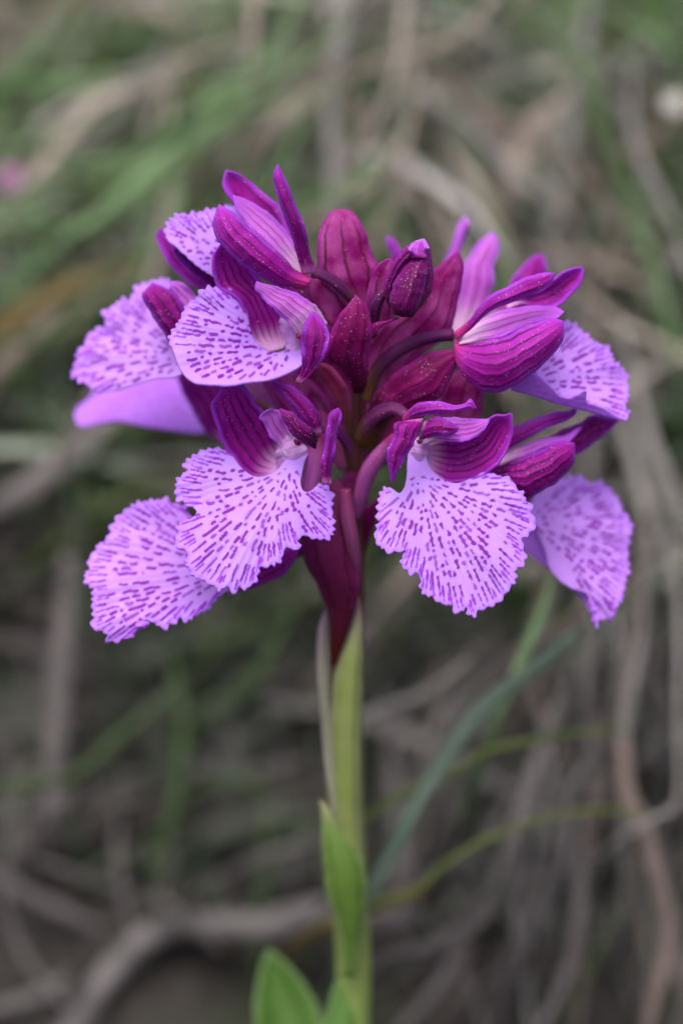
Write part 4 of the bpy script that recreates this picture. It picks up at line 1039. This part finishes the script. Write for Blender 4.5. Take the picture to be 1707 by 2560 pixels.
blade('thin_straw', B5, [(900, 1330), (1100, 1230), (1300, 1140), (1500, 1080)], 30, (84, 82, 80), M_STRAW, 'thin grey straw pointing at the stem above the level dead branch', 'straw')

# thinner straws and blades, alike but for their place
rgx = np.random.default_rng(77)
def tangle(n, box, ang, length, wpx, dd, mats, name, label, cat, group):
    for i in range(n):
        x = rgx.uniform(box[0], box[1]); y = rgx.uniform(box[2], box[3])
        a = rgx.normal(*ang); L = rgx.uniform(*length)
        v = np.array([math.cos(a), -math.sin(a)]); p = np.array([-v[1], v[0]])
        bow = rgx.normal(0, .09) * L; kink = rgx.normal(0, .03) * L
        c = np.array([x, y])
        pts = [tuple(c - v * L * .5), tuple(c - v * L * .2 + p * (bow + kink)), tuple(c + v * L * .15 + p * (bow - kink)), tuple(c + v * L * .5)]
        d0 = rgx.uniform(*dd)
        mt = mats[rgx.integers(len(mats))]
        hue, kind = {M_GREEN: ('soft green', 'blade'), M_GREEND: ('dull green', 'blade'), M_TAN: ('tan', 'straw'), M_STRAWL: ('pale', 'straw'), M_STRAW: ('dark grey', 'straw'), M_PINKS: ('brownish pink', 'straw'), M_WOOD: ('mottled grey', 'twig')}[mt]
        wp = rgx.uniform(*wpx)
        size = 'hair-thin' if wp < wpx[0] + .5 * (wpx[1] - wpx[0]) else 'slender'
        run = 'long' if L > .5 * (length[0] + length[1]) else 'short'
        blade(name, SR, pts, wp, (d0, d0, d0 + rgx.uniform(-4, 6)), mt, '%s %s %s %s %s' % (run, size, hue, kind, label), {'blade': 'grass blade'}.get(kind, kind), group, taper=(.9, 1, .35))
tangle(46, (980, 1720, 1350, 2600), (1.35, .35), (260, 760), (9, 22), (62, 92), [M_STRAW, M_STRAW, M_STRAWL, M_PINKS, M_WOOD], 'thin_straw', 'in the tangle beyond the broad grey-green blade', 'straw', 'thin straws tangled over the dark bank')
tangle(16, (-40, 760, 1650, 2400), (.9, .7), (240, 560), (10, 24), (76, 92), [M_STRAW, M_WOOD, M_GREEND], 'dull_straw', 'on the dark mossy bank below the left-hand lips', 'straw', 'dull straws on the mossy bank')
tangle(34, (-60, 900, -40, 900), (.75, .30), (380, 900), (10, 26), (80, 104), [M_GREEN, M_GREEN, M_TAN, M_GREEND], 'grass_stalk', 'slanting through the grass beyond the left-hand flowers', 'grass blade', 'fine blades beyond the left-hand flowers')
tangle(34, (800, 1760, -40, 1000), (2.0, .55), (300, 800), (10, 26), (80, 104), [M_GREEN, M_TAN, M_STRAWL, M_PINKS, M_GREEND], 'fine_stalk', 'crossing the grass beyond the right-hand flowers', 'stalk', 'fine stalks beyond the right-hand flowers')

# small far blossoms and a pale seed head, out of focus
def blossom(name, cpt, r_px, d, mat, label, cat, n=6):
    c = np.array(P(*cpt, d)); k = PX * (D + d * 1e-3) / D * r_px
    root = empty(name, Vector(c))
    tag(root, label, cat)
    gz = np.array([c[0] + .004, c[1] + .02, 0]); gz[2] = float(ground_z(gz[0], gz[1])) - .002
    st = catmull(np.array([gz, (gz + c) / 2 + np.array([.003, 0, .004]), c]), 8)
    sweep(root, 'stalk', st, np.full(len(st), k * .12), M_GREEN, n=8)
    for i in range(n):
        a = 2 * math.pi * i / n
        dr = Rn * math.cos(a) + Un * math.sin(a) - Fn * .35
        sd_ = np.cross(dr, Fn); sd_ /= np.linalg.norm(sd_)
        V = []; F = []
        for p in range(6):
            t = p / 5
            wv = math.sin(math.pi * min(.96, t * .9 + .08)) * .42 * k
            ctr = c + dr * k * t + Fn * k * .3 * t * t
            V += [ctr - sd_ * wv, ctr - Fn * .08 * k, ctr + sd_ * wv]
        for p in range(5):
            for j in range(2):
                q = p * 3 + j; F.append((q, q + 1, q + 4, q + 3))
        o = link('petal', mesh('petal', V, F), mat, root, origin=c)
        solid(o, 2e-4, 0)
M_PK = blade_mat('blossom_pink', lin(206, 150, 190), lin(190, 136, 180))
M_WH = blade_mat('blossom_white', lin(236, 230, 226), lin(220, 212, 210))
M_GY = blade_mat('blossom_grey', lin(160, 150, 156), lin(146, 138, 146))
blossom('pink_blossom', (28, 450), 40, 92, M_PK, 'small out of focus pink blossom on the upper bank', 'flower')
blossom('grey_blossom', (150, 505), 32, 94, M_GY, 'small faded mauve grey blossom near the pink one', 'flower')
blossom('white_blossom', (1685, 262), 30, 86, M_WH, 'small bright white blossom on the upper bank', 'flower')
